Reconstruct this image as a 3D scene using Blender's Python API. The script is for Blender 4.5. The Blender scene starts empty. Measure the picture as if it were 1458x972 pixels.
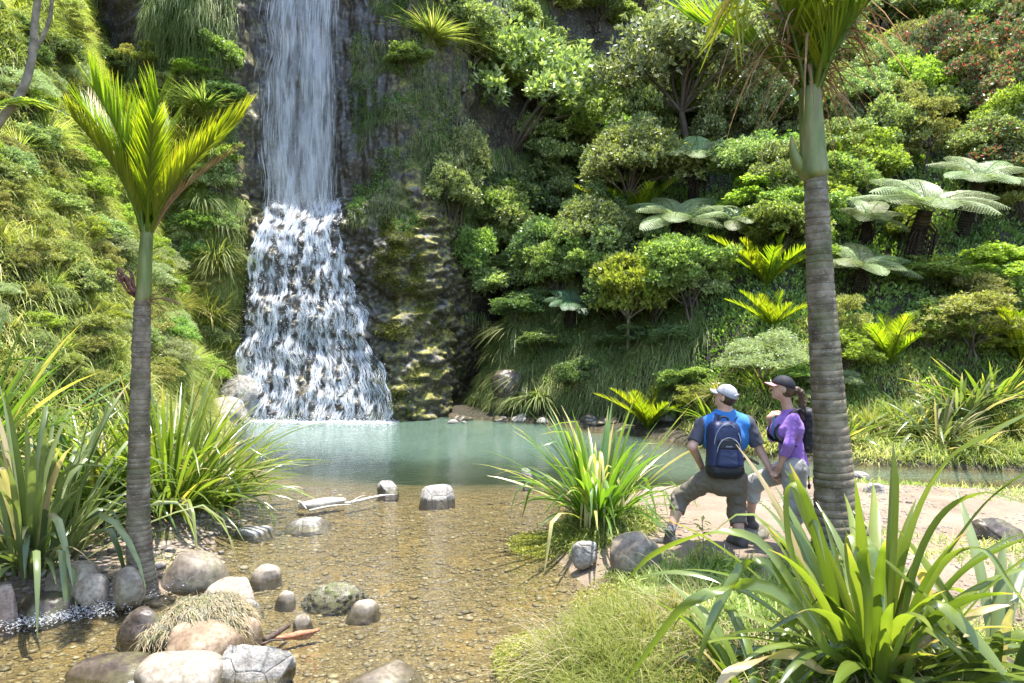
import bpy, math, random
import numpy as np
from mathutils import Vector, Matrix, Quaternion

# ------------------------------------------------------------------ camera, sky, sun, exposure
scene = bpy.context.scene
C = scene.collection
CAMH = 2.2
FPX = 972.0                                   # focal length in photo pixels (1458 wide)
cam_d = bpy.data.cameras.new("camera"); cam_d.lens = 24.0; cam_d.sensor_width = 36.0
cam_d.clip_start = 0.05; cam_d.clip_end = 500
cam = bpy.data.objects.new("camera", cam_d); C.objects.link(cam)
cam.location = (0, 0, CAMH); cam.rotation_euler = (math.radians(90), 0, 0)
scene.camera = cam

SUNV = Vector((0.13, 0.035, 0.99)).normalized()
sun_el = math.asin(SUNV.z); sun_az = math.atan2(SUNV.x, SUNV.y)
world = bpy.data.worlds.new("World"); scene.world = world; world.use_nodes = True
wn = world.node_tree; bgn = wn.nodes.get("Background") or wn.nodes.new("ShaderNodeBackground")
sky = wn.nodes.new("ShaderNodeTexSky"); sky.sky_type = 'NISHITA'; sky.sun_disc = False
sky.sun_elevation = sun_el; sky.sun_rotation = sun_az
sky.air_density = 1.0; sky.dust_density = 1.0; sky.ozone_density = 1.0
wn.links.new(sky.outputs[0], bgn.inputs[0]); bgn.inputs[1].default_value = 0.15
sd = bpy.data.lights.new("sun", 'SUN'); sd.energy = 3.0; sd.angle = math.radians(0.5); sd.color = (1.0, 0.955, 0.88)
so = bpy.data.objects.new("sun", sd); C.objects.link(so)
so.rotation_euler = SUNV.to_track_quat('Z', 'Y').to_euler(); so.location = (-8, 6, 40)
scene.view_settings.view_transform = 'Standard'; scene.view_settings.look = 'None'
scene.view_settings.gamma = 1; scene.view_settings.use_curve_mapping = False
scene.view_settings.exposure = 2.2
cy = scene.cycles
cy.max_bounces = 6; cy.diffuse_bounces = 3; cy.glossy_bounces = 3; cy.transmission_bounces = 5
cy.transparent_max_bounces = 14; cy.caustics_reflective = False; cy.caustics_refractive = False
cy.sample_clamp_indirect = 4.0

rng = np.random.default_rng(7)
random.seed(7)

# ------------------------------------------------------------------ helpers
def P(px, py, Y):                              # photo pixel at a distance -> world point
    return np.array([(px - 729.0) / FPX * Y, Y, CAMH - (py - 486.0) / FPX * Y])

def norm(v):
    return v / np.maximum(np.linalg.norm(v, axis=-1, keepdims=True), 1e-9)

def _h(i, j, k, s):
    n = (i * 374761393 + j * 668265263 + k * 2147483647 + s * 1274126177) & 0xffffffff
    n = ((n ^ (n >> 13)) * 1274126177) & 0xffffffff
    n = n ^ (n >> 16)
    return (n & 0xffffff) / float(0xffffff)

def vnoise(p, s=0):
    p = np.asarray(p, float); f = np.floor(p); t = p - f; t = t * t * (3 - 2 * t)
    i = f.astype(np.int64); r = 0
    for a in (0, 1):
        wa = t[..., 0] if a else 1 - t[..., 0]
        for b in (0, 1):
            wb = t[..., 1] if b else 1 - t[..., 1]
            for c in (0, 1):
                wc = t[..., 2] if c else 1 - t[..., 2]
                r = r + wa * wb * wc * _h(i[..., 0] + a, i[..., 1] + b, i[..., 2] + c, s)
    return r * 2 - 1

def fbm(p, o=4, s=0):
    p = np.asarray(p, float); r = 0; a = 1; n = 0
    for q in range(o):
        r = r + a * vnoise(p * 2 ** q + q * 17.3, s + q); n += a; a *= .5
    return r / n

def worley(p, s=0):                            # distance to the nearest cell point
    p = np.asarray(p, float); f = np.floor(p).astype(np.int64); best = np.full(p.shape[:-1], 9.0)
    for a in (-1, 0, 1):
        for b in (-1, 0, 1):
            for c in (-1, 0, 1):
                i = f + np.array([a, b, c])
                q = np.stack([i[..., 0] + _h(i[..., 0], i[..., 1], i[..., 2], s),
                              i[..., 1] + _h(i[..., 0], i[..., 1], i[..., 2], s + 5),
                              i[..., 2] + _h(i[..., 0], i[..., 1], i[..., 2], s + 9)], -1)
                best = np.minimum(best, np.linalg.norm(p - q, axis=-1))
    return best

def sstep(a, b, x):
    t = np.clip((x - a) / (b - a), 0, 1); return t * t * (3 - 2 * t)

def mesh_np(name, V, F, mat=None, attrs=None, smooth=False, parent=None, link=True, fmat=None):
    V = np.ascontiguousarray(V, np.float32); F = np.ascontiguousarray(F, np.int32)
    me = bpy.data.meshes.new(name)
    k = F.shape[1]
    me.vertices.add(len(V)); me.vertices.foreach_set("co", V.ravel())
    me.loops.add(F.size); me.loops.foreach_set("vertex_index", F.ravel())
    me.polygons.add(len(F)); me.polygons.foreach_set("loop_start", np.arange(0, F.size, k, dtype=np.int32))
    me.polygons.foreach_set("loop_total", np.full(len(F), k, np.int32))
    if smooth: me.polygons.foreach_set("use_smooth", np.ones(len(F), bool))
    mats = mat if isinstance(mat, (list, tuple)) else [mat]
    for m in mats:
        if m: me.materials.append(m)
    if fmat is not None: me.polygons.foreach_set("material_index", np.asarray(fmat, np.int32))
    me.update(calc_edges=True)
    for an, av in (attrs or {}).items():
        av = np.asarray(av, np.float32)
        dom = 'FACE' if len(av) == len(F) and len(av) != len(V) else 'POINT'
        at_ = me.attributes.new(an, 'FLOAT', dom); at_.data.foreach_set("value", av)
    o = bpy.data.objects.new(name, me)
    if link: C.objects.link(o)
    if parent: o.parent = parent
    return o

class MB:                                      # collects quads from several shapes into one mesh
    def __init__(s): s.V = []; s.F = []; s.A = []; s.M = []; s.n = 0
    def add(s, V, F, a=None, m=0):
        V = np.asarray(V, float).reshape(-1, 3); F = np.asarray(F, int)
        if F.shape[1] == 3: F = np.concatenate([F, F[:, 2:3]], 1)
        s.V.append(V); s.F.append(F + s.n); s.n += len(V)
        s.A.append(np.full(len(V), 0.5) if a is None else (np.full(len(V), float(a)) if np.isscalar(a) else np.asarray(a, float)))
        s.M.append(np.full(len(F), m))
        return s
    def build(s, name, mat, parent=None, smooth=True, label=None):
        V = np.concatenate(s.V); F = np.concatenate(s.F); A = np.concatenate(s.A); M = np.concatenate(s.M)
        tri = F[:, 3] == F[:, 2]
        if tri.any():                          # mixed: go through pydata
            me = bpy.data.meshes.new(name)
            faces = [tuple(f[:3]) if t else tuple(f) for f, t in zip(F.tolist(), tri)]
            me.from_pydata(V.tolist(), [], faces)
            for m in (mat if isinstance(mat, (list, tuple)) else [mat]): me.materials.append(m)
            me.polygons.foreach_set("material_index", M.astype(np.int32))
            if smooth: me.polygons.foreach_set("use_smooth", np.ones(len(faces), bool))
            at_ = me.attributes.new('rnd', 'FLOAT', 'POINT'); at_.data.foreach_set("value", A.astype(np.float32))
            me.update()
            o = bpy.data.objects.new(name, me); C.objects.link(o)
            if parent: o.parent = parent
        else:
            o = mesh_np(name, V, F, mat, {'rnd': A}, smooth, parent, fmat=M)
        if label: o['label'] = label
        return o

def tube_vf(path, rad, n=8, caps=True):
    path = np.asarray(path, float); rad = np.broadcast_to(np.asarray(rad, float), (len(path),))
    T = norm(np.gradient(path, axis=0)); V = []
    up = np.array([0.13, 0.31, 0.94]) if abs(T[0][2]) < .8 else np.array([1.0, .1, .05])
    u = norm(np.cross(T[0], up))
    ang = np.arange(n) * 2 * math.pi / n
    for i in range(len(path)):
        u = norm(u - T[i] * np.dot(u, T[i])); w = np.cross(T[i], u)
        V.append(path[i] + rad[i] * (np.cos(ang)[:, None] * u + np.sin(ang)[:, None] * w))
    m = len(path); V = np.concatenate(V); F = []
    for i in range(m - 1):
        for j in range(n):
            a = i * n + j; b = i * n + (j + 1) % n
            F.append((a, b, b + n, a + n))
    if caps:
        V = np.concatenate([V, path[:1], path[-1:]]); c0 = len(V) - 2; c1 = len(V) - 1
        for j in range(n):
            F.append((c0, (j + 1) % n, j, j)); F.append((c1, (m - 1) * n + j, (m - 1) * n + (j + 1) % n, (m - 1) * n + (j + 1) % n))
    return V, np.array(F)

def tube_q(path, rad, n=6):                    # open tube, quads only
    return tube_vf(path, rad, n, caps=False)

def bez(pts, n):                               # smooth curve through points (Catmull-Rom)
    pts = np.asarray(pts, float); p = np.concatenate([2 * pts[:1] - pts[1:2], pts, 2 * pts[-1:] - pts[-2:-1]])
    m = len(pts) - 1; out = []
    for t in np.linspace(0, m, n):
        i = min(int(t), m - 1); f = t - i; a, b, c, d = p[i], p[i + 1], p[i + 2], p[i + 3]
        out.append(.5 * ((2 * b) + (-a + c) * f + (2 * a - 5 * b + 4 * c - d) * f * f + (-a + 3 * b - 3 * c + d) * f ** 3))
    return np.array(out)

def ribbon(path, width, side=None, fold=0.25, twist=0.0):
    """A leaf blade: three vertices across, folded along its midrib."""
    path = np.asarray(path, float); n = len(path); width = np.broadcast_to(width, (n,))
    T = norm(np.gradient(path, axis=0))
    if side is None:
        side = np.cross(T[0], [0, 0, 1.0])
        if np.linalg.norm(side) < .05: side = np.array([1.0, 0, 0])
    side = norm(np.asarray(side, float))
    S = norm(side - T * (T @ side)[:, None]); N = np.cross(S, T)
    N = np.where((N[:, 2:3] < 0) & (np.abs(T[:, 2:3]) < .9), N, N)
    if twist:
        a = np.linspace(0, twist, n)[:, None]; S, N = S * np.cos(a) + N * np.sin(a), N * np.cos(a) - S * np.sin(a)
    w = width[:, None] / 2
    V = np.stack([path - S * w + N * w * fold, path, path + S * w + N * w * fold], 1).reshape(-1, 3)
    F = []
    for i in range(n - 1):
        a = i * 3; F += [(a, a + 1, a + 4, a + 3), (a + 1, a + 2, a + 5, a + 4)]
    return V, np.array(F)

def leaf_quads(p, d, side, L, W, r, curl=0.0):
    """Diamond leaves: arrays p (base), d (direction), side, L, W; returns V, F, rnd."""
    n = len(p); L = np.broadcast_to(L, (n,))[:, None]; W = np.broadcast_to(W, (n,))[:, None]
    side = norm(side - d * np.sum(side * d, -1, keepdims=True)); nn = np.cross(side, d)
    m = p + d * L * .5 + nn * L * curl
    V = np.stack([p, m + side * W / 2, p + d * L, m - side * W / 2], 1).reshape(-1, 3)
    F = np.arange(n * 4).reshape(n, 4)
    return V, F, np.repeat(r, 4)

def blade_strips(p, d, L, W, droop, r, seg=3):
    """Grass blades: narrow strips that arch over. p,d (n,3)."""
    n = len(p); L = np.broadcast_to(L, (n,)); W = np.broadcast_to(W, (n,))
    side = norm(np.cross(d, np.array([0, 0, 1.0])) + 1e-4 * rng.normal(size=(n, 3)))
    rows = []
    for i in range(seg + 1):
        t = i / seg
        c = p + d * (L * t)[:, None] + np.array([0, 0, -1.0]) * (L * droop * t * t)[:, None]
        w = (W * (1 - t ** 1.6) * .5 + W * .03)[:, None]
        rows.append(np.stack([c - side * w, c + side * w], 1))
    V = np.stack(rows, 1).reshape(-1, 3)       # n, seg+1, 2, 3
    b = np.arange(n)[:, None] * (2 * (seg + 1)); F = []
    for i in range(seg):
        F.append(np.concatenate([b + 2 * i, b + 2 * i + 1, b + 2 * i + 3, b + 2 * i + 2], 1))
    return V, np.concatenate(F), np.repeat(r, 2 * (seg + 1))

def randdir(n, zmin=-1.0):
    z = rng.uniform(zmin, 1, n); a = rng.uniform(0, 2 * math.pi, n); q = np.sqrt(1 - z * z)
    return np.stack([q * np.cos(a), q * np.sin(a), z], 1)

def tag(o, label=None, cat=None, group=None, kind=None):
    if label: o['label'] = label
    if cat: o['category'] = cat
    if group: o['group'] = group
    if kind: o['kind'] = kind
    return o

def empty(name, loc, label=None, cat=None, group=None, rz=0, scale=None):
    o = bpy.data.objects.new(name, None); C.objects.link(o); o.empty_display_size = .2
    o.location = tuple(loc); o.rotation_euler = (0, 0, rz)
    if scale is not None: o.scale = scale
    return tag(o, label, cat, group)

def copy_tree(o, parent=None):
    c = o.copy(); C.objects.link(c); c.parent = parent
    for ch in o.children: copy_tree(ch, c)
    return c

# ------------------------------------------------------------------ materials
class NT:
    def __init__(s, name):
        s.m = bpy.data.materials.new(name); s.m.use_nodes = True; s.t = s.m.node_tree; s.t.nodes.clear()
        s.out = s.t.nodes.new('ShaderNodeOutputMaterial')
    def n(s, typ, **kw):
        x = s.t.nodes.new(typ)
        for k, v in kw.items(): setattr(x, k, v)
        return x
    def l(s, a, b): s.t.links.new(a, b)
    def tex(s, kind='Noise', scale=5, detail=4, vec=None, **kw):
        x = s.t.nodes.new('ShaderNodeTex' + kind)
        if 'Scale' in x.inputs: x.inputs['Scale'].default_value = scale
        if 'Detail' in x.inputs: x.inputs['Detail'].default_value = detail
        for k, v in kw.items():
            if k in x.inputs: x.inputs[k].default_value = v
            else: setattr(x, k, v)
        if vec is None: vec = s.co()
        s.l(vec, x.inputs['Vector']); return x
    def co(s, scale=None):
        if not hasattr(s, '_co'): s._co = s.t.nodes.new('ShaderNodeTexCoord')
        if scale is None: return s._co.outputs['Object']
        m = s.t.nodes.new('ShaderNodeMapping'); m.inputs['Scale'].default_value = scale
        s.l(s._co.outputs['Object'], m.inputs[0]); return m.outputs[0]
    def ramp(s, fac, stops, interp='LINEAR'):
        r = s.t.nodes.new('ShaderNodeValToRGB'); r.color_ramp.interpolation = interp; e = r.color_ramp.elements
        while len(e) < len(stops): e.new(.5)
        for q, (pos, col) in zip(e, stops):
            q.position = pos; q.color = (*col, 1) if len(col) == 3 else col
        s.l(fac, r.inputs[0]); return r.outputs[0]
    def mix(s, f, a, b, mode='MIX'):
        x = s.t.nodes.new('ShaderNodeMix'); x.data_type = 'RGBA'; x.blend_type = mode
        for v, i in ((f, 0), (a, 6), (b, 7)):
            if isinstance(v, (int, float)): x.inputs[i].default_value = v
            elif isinstance(v, tuple): x.inputs[i].default_value = (*v, 1)
            else: s.l(v, x.inputs[i])
        return x.outputs[2]
    def math(s, op, a, b=0.0, c=None, clamp=False):
        x = s.t.nodes.new('ShaderNodeMath'); x.operation = op; x.use_clamp = clamp
        for i, v in enumerate((a, b) if c is None else (a, b, c)):
            if isinstance(v, (int, float)): x.inputs[i].default_value = v
            else: s.l(v, x.inputs[i])
        return x.outputs[0]
    def attr(s, nm):
        x = s.t.nodes.new('ShaderNodeAttribute'); x.attribute_name = nm; return x.outputs['Fac']
    def bump(s, h, strength=.5, dist=.02, prev=None):
        b = s.t.nodes.new('ShaderNodeBump'); b.inputs['Strength'].default_value = strength
        b.inputs['Distance'].default_value = dist; s.l(h, b.inputs['Height'])
        if prev: s.l(prev, b.inputs['Normal'])
        return b.outputs[0]
    def pbr(s, col, rough=.6, normal=None, spec=.5, metal=0.0, sheen=0.0):
        b = s.t.nodes.new('ShaderNodeBsdfPrincipled')
        for v, k in ((col, 'Base Color'), (rough, 'Roughness'), (spec, 'Specular IOR Level'), (metal, 'Metallic')):
            if isinstance(v, tuple): b.inputs[k].default_value = (*v, 1)
            elif isinstance(v, (int, float)): b.inputs[k].default_value = v
            else: s.l(v, b.inputs[k])
        if sheen: b.inputs['Sheen Weight'].default_value = sheen
        if normal: s.l(normal, b.inputs['Normal'])
        return b.outputs[0]
    def done(s, sh):
        s.l(sh, s.out.inputs['Surface']); return s.m

def leaf_mat(name, stops, trans=.4, rough=.45, spec=.4, tcol=None, vary=.35):
    """stops: colours across the 'rnd' attribute."""
    m = NT(name)
    oi = m.n('ShaderNodeObjectInfo').outputs['Random']
    col = m.ramp(m.attr('rnd'), stops)
    hs = m.n('ShaderNodeHueSaturation')
    m.l(m.math('MULTIPLY_ADD', oi, .045, .4775), hs.inputs['Hue'])
    m.l(m.math('MULTIPLY_ADD', oi, vary, 1 - vary / 2), hs.inputs['Value']); m.l(col, hs.inputs['Color'])
    hs.inputs['Saturation'].default_value = 1.0
    c = hs.outputs[0]
    t = m.n('ShaderNodeBsdfTranslucent')
    tc = m.mix(1.0, c, tcol or (1.5, 1.7, .6), 'MULTIPLY')
    m.l(tc, t.inputs[0])
    mx = m.n('ShaderNodeMixShader'); mx.inputs[0].default_value = trans
    m.l(m.pbr(c, rough, None, spec), mx.inputs[1]); m.l(t.outputs[0], mx.inputs[2])
    return m.done(mx.outputs[0])

M = {}
M['pohu'] = leaf_mat('grey_green_leaf', [(0, (0.082, 0.108, 0.038)), (.45, (0.222, 0.268, 0.101)), (.8, (0.400, 0.448, 0.202)), (1, (0.622, 0.652, 0.362))], .32, .36, .5)
M['silverpohu'] = leaf_mat('silver_grey_leaf', [(0, (0.088, 0.112, 0.057)), (.45, (0.252, 0.289, 0.154)), (.8, (0.430, 0.478, 0.269)), (1, (0.627, 0.660, 0.458))], .28, .36, .5)
M['bright'] = leaf_mat('bright_green_leaf', [(0, (0.102, 0.146, 0.026)), (.5, (0.243, 0.302, 0.053)), (1, (0.461, 0.493, 0.126))], .45, .38, .5)
M['mid'] = leaf_mat('mid_green_leaf', [(0, (0.078, 0.129, 0.035)), (.5, (0.201, 0.281, 0.078)), (1, (0.451, 0.532, 0.183))], .38, .38, .5)
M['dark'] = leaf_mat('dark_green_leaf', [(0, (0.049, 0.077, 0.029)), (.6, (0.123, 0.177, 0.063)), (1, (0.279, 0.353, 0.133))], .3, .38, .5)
M['olive'] = leaf_mat('olive_leaf', [(0, (0.113, 0.118, 0.034)), (.5, (0.277, 0.286, 0.092)), (1, (0.529, 0.509, 0.207))], .35, .45, .35)
M['red'] = leaf_mat('red_flowered_leaf', [(0, (0.065, 0.114, 0.033)), (.5, (0.163, 0.227, 0.081)), (.80, (0.325, 0.390, 0.179)), (.84, (0.488, 0.081, 0.048)), (1, (0.620, 0.195, 0.163))], .3, .4, .5, (1.3, 1.3, .8))
M['fern'] = leaf_mat('silver_fern_frond', [(0, (0.113, 0.158, 0.055)), (.5, (0.254, 0.316, 0.133)), (1, (0.434, 0.483, 0.250))], .4, .4, .5, (1.2, 1.3, .7))
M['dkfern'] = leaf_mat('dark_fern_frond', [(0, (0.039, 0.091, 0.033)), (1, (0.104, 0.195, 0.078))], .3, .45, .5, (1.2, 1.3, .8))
M['nikau'] = leaf_mat('palm_frond', [(0, (.05, .08, .008)), (.5, (.16, .22, .014)), (.9, (.30, .34, .025)), (1, (.38, .22, .06))], .55, .35, .5, (1.7, 1.75, .5), .15)
M['deadfrond'] = leaf_mat('dead_frond', [(0, (.13, .075, .035)), (.5, (.30, .19, .09)), (1, (.45, .33, .19))], .3, .6, .3, (1.2, 1.1, .8))
M['flax'] = leaf_mat('flax_leaf', [(0, (0.057, 0.098, 0.016)), (.45, (0.131, 0.197, 0.033)), (.85, (0.221, 0.279, 0.057)), (.93, (0.312, 0.279, 0.090)), (1, (0.492, 0.394, 0.197))], .42, .24, .9, (1.6, 1.7, .5), .2)
M['flaxpale'] = leaf_mat('pale_flax_leaf', [(0, (0.068, 0.111, 0.043)), (.5, (0.153, 0.204, 0.072)), (.85, (0.255, 0.306, 0.136)), (.93, (0.357, 0.323, 0.170)), (1, (0.510, 0.425, 0.238))], .33, .28, .6, (1.4, 1.5, .7), .2)
M['grass'] = leaf_mat('grass_blade', [(0, (0.115, 0.162, 0.030)), (.5, (0.265, 0.302, 0.075)), (.85, (0.460, 0.443, 0.170)), (1, (0.644, 0.518, 0.280))], .4, .5, .3, (1.4, 1.5, .7))
M['dkgrass'] = leaf_mat('shade_coloured_grass_blade', [(0, (0.086, 0.119, 0.036)), (.5, (0.196, 0.239, 0.079)), (1, (0.440, 0.416, 0.194))], .35, .5, .3)  # darker copy of the grass for shaded spots; the shade is in its colour
M['straw'] = leaf_mat('straw_blade', [(0, (.20, .16, .08)), (1, (.48, .40, .25))], .3, .6, .2, (1.1, 1.1, .9))
M['moss'] = leaf_mat('rock_moss', [(0, (.06, .07, .012)), (.5, (.14, .15, .02)), (1, (.27, .26, .05))], .3, .5, .4)
M['algae'] = leaf_mat('algae_weed', [(0, (.14, .17, .02)), (.5, (.30, .33, .04)), (1, (.45, .44, .10))], .4, .4, .5)

def bark_mat(name, c1, c2, c3, ring=0, scale=8):
    m = NT(name); no = m.tex('Noise', scale, 6); n2 = m.tex('Noise', scale * 5, 4)
    col = m.ramp(no.outputs[0], [(.35, c1), (.52, c2), (.66, c3)])
    h = m.math('ADD', no.outputs[0], m.math('MULTIPLY', n2.outputs[0], .6))
    col = m.mix(m.math('MULTIPLY', n2.outputs[0], .5), col, tuple(x * .45 for x in c1))
    if ring:
        w = m.n('ShaderNodeTexWave', wave_type='BANDS', bands_direction='Z'); w.inputs['Scale'].default_value = ring
        w.inputs['Distortion'].default_value = 1.2; w.inputs['Detail'].default_value = 2; m.l(m.co(), w.inputs['Vector'])
        col = m.mix(m.ramp(w.outputs['Fac'], [(.0, (1, 1, 1)), (.22, (0, 0, 0))]), col, tuple(x * .5 for x in c1))
        h = m.math('ADD', h, m.math('MULTIPLY', w.outputs['Fac'], 1.2))
    return m.done(m.pbr(col, .85, m.bump(h, .8, .015), .25))
M['bark'] = bark_mat('tree_bark', (.06, .045, .035), (.14, .11, .085), (.24, .20, .16), 0, 6)
M['palebark'] = bark_mat('pale_bark', (.13, .11, .08), (.27, .23, .17), (.38, .33, .26), 0, 6)
M['fernbark'] = bark_mat('fern_trunk', (.02, .015, .012), (.05, .035, .025), (.09, .07, .05), 12, 12)

def palm_bark():
    m = NT('palm_trunk_bark'); co = m.co()
    no = m.tex('Noise', 9, 7); fine = m.tex('Noise', 60, 4); lich = m.tex('Noise', 26, 6, m.co((1, 1, 2.2)), Roughness=.75)
    col = m.ramp(no.outputs[0], [(.3, (.08, .062, .042)), (.5, (.165, .13, .088)), (.68, (.27, .22, .155))])
    col = m.mix(m.ramp(lich.outputs[0], [(.56, (0, 0, 0)), (.63, (.8, .8, .8))]), col, (.30, .29, .23))
    col = m.mix(m.ramp(m.tex('Noise', 3.1, 3).outputs[0], [(.5, (0, 0, 0)), (.68, (.55, .55, .55))]), col, (.09, .11, .035))
    ringy = m.attr('rnd')
    col = m.mix(m.ramp(ringy, [(.0, (0, 0, 0)), (.75, (0, 0, 0)), (1, (.75, .75, .75))]), col, (.035, .028, .02))
    h = m.math('ADD', m.math('MULTIPLY', fine.outputs[0], .5), lich.outputs[0])
    return m.done(m.pbr(col, .85, m.bump(h, .7, .008), .25))
M['palmbark'] = palm_bark()

def rock_mat(name, c1, c2, c3, scale=6, speck=None, moss=0.0, rough=.75, bump=.6, dist=.01, crack=0.0):
    m = NT(name); n1 = m.tex('Noise', scale, 8, Roughness=.62); n2 = m.tex('Noise', scale * 7, 5); v = m.tex('Voronoi', scale * 3, 3)
    col = m.ramp(n1.outputs[0], [(.32, c1), (.5, c2), (.68, c3)])
    col = m.mix(m.ramp(n2.outputs[0], [(.35, (.6, .6, .6)), (.55, (0, 0, 0))]), col, tuple(x * .6 for x in c1))
    if speck: col = m.mix(m.ramp(m.tex('Noise', scale * 11, 3).outputs[0], [(.56, (0, 0, 0)), (.62, (.85, .85, .85))]), col, speck)
    if moss:
        g = m.n('ShaderNodeNewGeometry'); sx = m.n('ShaderNodeSeparateXYZ'); m.l(g.outputs['Normal'], sx.inputs[0])
        f = m.math('MULTIPLY', m.ramp(m.tex('Noise', scale * .8, 5).outputs[0], [(.47, (0, 0, 0)), (.58, (1, 1, 1))]), moss)
        col = m.mix(f, col, (.11, .13, .03))
    h = m.math('ADD', m.math('MULTIPLY', n1.outputs[0], 1.5), m.math('MULTIPLY', n2.outputs[0], .35))
    if crack:
        ve = m.tex('Voronoi', scale * .5, 2, feature='DISTANCE_TO_EDGE')
        cr = m.ramp(ve.outputs['Distance'], [(0, (0, 0, 0)), (.03, (1, 1, 1))])
        col = m.mix(m.math('MULTIPLY', m.math('SUBTRACT', 1.0, cr), crack), col, tuple(x * .3 for x in c1))
        h = m.math('ADD', h, m.math('MULTIPLY', cr, .4))
    gp = m.n('ShaderNodeNewGeometry'); sz = m.n('ShaderNodeSeparateXYZ'); m.l(gp.outputs['Position'], sz.inputs[0])   # wet, silt-stained band at the waterline
    wl = m.ramp(m.math('ADD', sz.outputs[2], m.math('MULTIPLY', n1.outputs[0], .05)), [(.045, (1, 1, 1)), (.075, (0, 0, 0))])
    col = m.mix(m.math('MULTIPLY', wl, .6), col, (.05, .04, .022)); ro = m.math('SUBTRACT', rough, m.math('MULTIPLY', wl, rough * .6))
    return m.done(m.pbr(col, ro, m.bump(h, bump, dist), .35))
M['r_smooth'] = rock_mat('brown_grey_stone', (.12, .095, .07), (.22, .18, .135), (.34, .29, .23), 4, None, .25, .55, .3)
M['r_pale'] = rock_mat('pale_tan_stone', (.17, .14, .10), (.28, .235, .18), (.39, .345, .28), 5, None, 0, .7, .4)
M['r_tan'] = rock_mat('orange_tan_stone', (.17, .11, .065), (.26, .185, .12), (.34, .27, .19), 5, None, 0, .7, .4)
M['r_grey'] = rock_mat('light_grey_stone', (.18, .165, .14), (.31, .29, .26), (.46, .44, .40), 7, None, 0, .8, .8, .02, .4)
M['r_dark'] = rock_mat('dark_wet_stone', (.035, .028, .022), (.085, .065, .05), (.17, .13, .09), 6, None, .3, .35, .6)
M['r_knob'] = rock_mat('speckled_mossy_stone', (.06, .055, .035), (.15, .135, .085), (.30, .28, .20), 14, (.42, .40, .30), .6, .85, 1.0, .03)
M['r_pink'] = rock_mat('pinkish_stone', (.20, .14, .11), (.30, .225, .185), (.38, .31, .27), 6, None, 0, .7, .4)
# ------------------------------------------------------------------ terrain
def sdpoly(x, y, poly):                        # signed distance, positive outside
    poly = np.asarray(poly, float); d = np.full(np.shape(x), 1e9); ins = np.zeros(np.shape(x), bool)
    n = len(poly)
    for i in range(n):
        ax, ay = poly[i]; bx, by = poly[(i + 1) % n]
        ex, ey = bx - ax, by - ay; wx, wy = x - ax, y - ay
        t = np.clip((wx * ex + wy * ey) / (ex * ex + ey * ey), 0, 1)
        d = np.minimum(d, np.hypot(wx - ex * t, wy - ey * t))
        c = ((ay > y) != (by > y)) & (x < (bx - ax) * (y - ay) / ((by - ay) if by != ay else 1e-9) + ax)
        ins ^= c
    return np.where(ins, -d, d)

WATER = [(.05, 3.2), (.1, 4.4), (.45, 5.2), (.72, 6.0), (.62, 6.6), (.45, 7.3), (.55, 8.0), (1.0, 9.0), (1.9, 10.0), (3.2, 10.5), (5, 10.4),
         (7, 9.8), (9.5, 9.3), (14, 8.6), (20, 7), (20, 9), (14, 11.2), (9, 11.6), (6.2, 12.2), (4.3, 13.8), (3.0, 16.3), (1, 18.3), (-1, 19.6),
         (-3, 21), (-8.3, 21), (-8.0, 18.4), (-6.2, 14.5), (-4.6, 11), (-3.9, 9.2), (-3.35, 8.2), (-3.3, 7.4), (-2.9, 6.7), (-3.0, 6.15), (-3.7, 5.85),
         (-4.6, 5.65), (-7, 5.4), (-10, 5.1), (-10, 3.2), (-6, 2.2), (-3, 1.0), (-2, -4), (0.2, -4)]
HILL_L = [(-5.9, -12), (-5.6, 6.5), (-5.0, 9), (-4.9, 10.5), (-5.9, 13.5), (-7.1, 17), (-8.1, 19.2), (-8.8, 21), (-8.8, 26), (-90, 26), (-90, -12)]
HILL_R = [(-1.2, 21.2), (-.6, 20.0), (1.5, 18.7), (3.4, 17.0), (5, 14.8), (8, 13.3), (14, 12.6), (20, 10), (24, 2), (27, -12), (120, -12), (120, 90), (-3, 90)]

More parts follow.
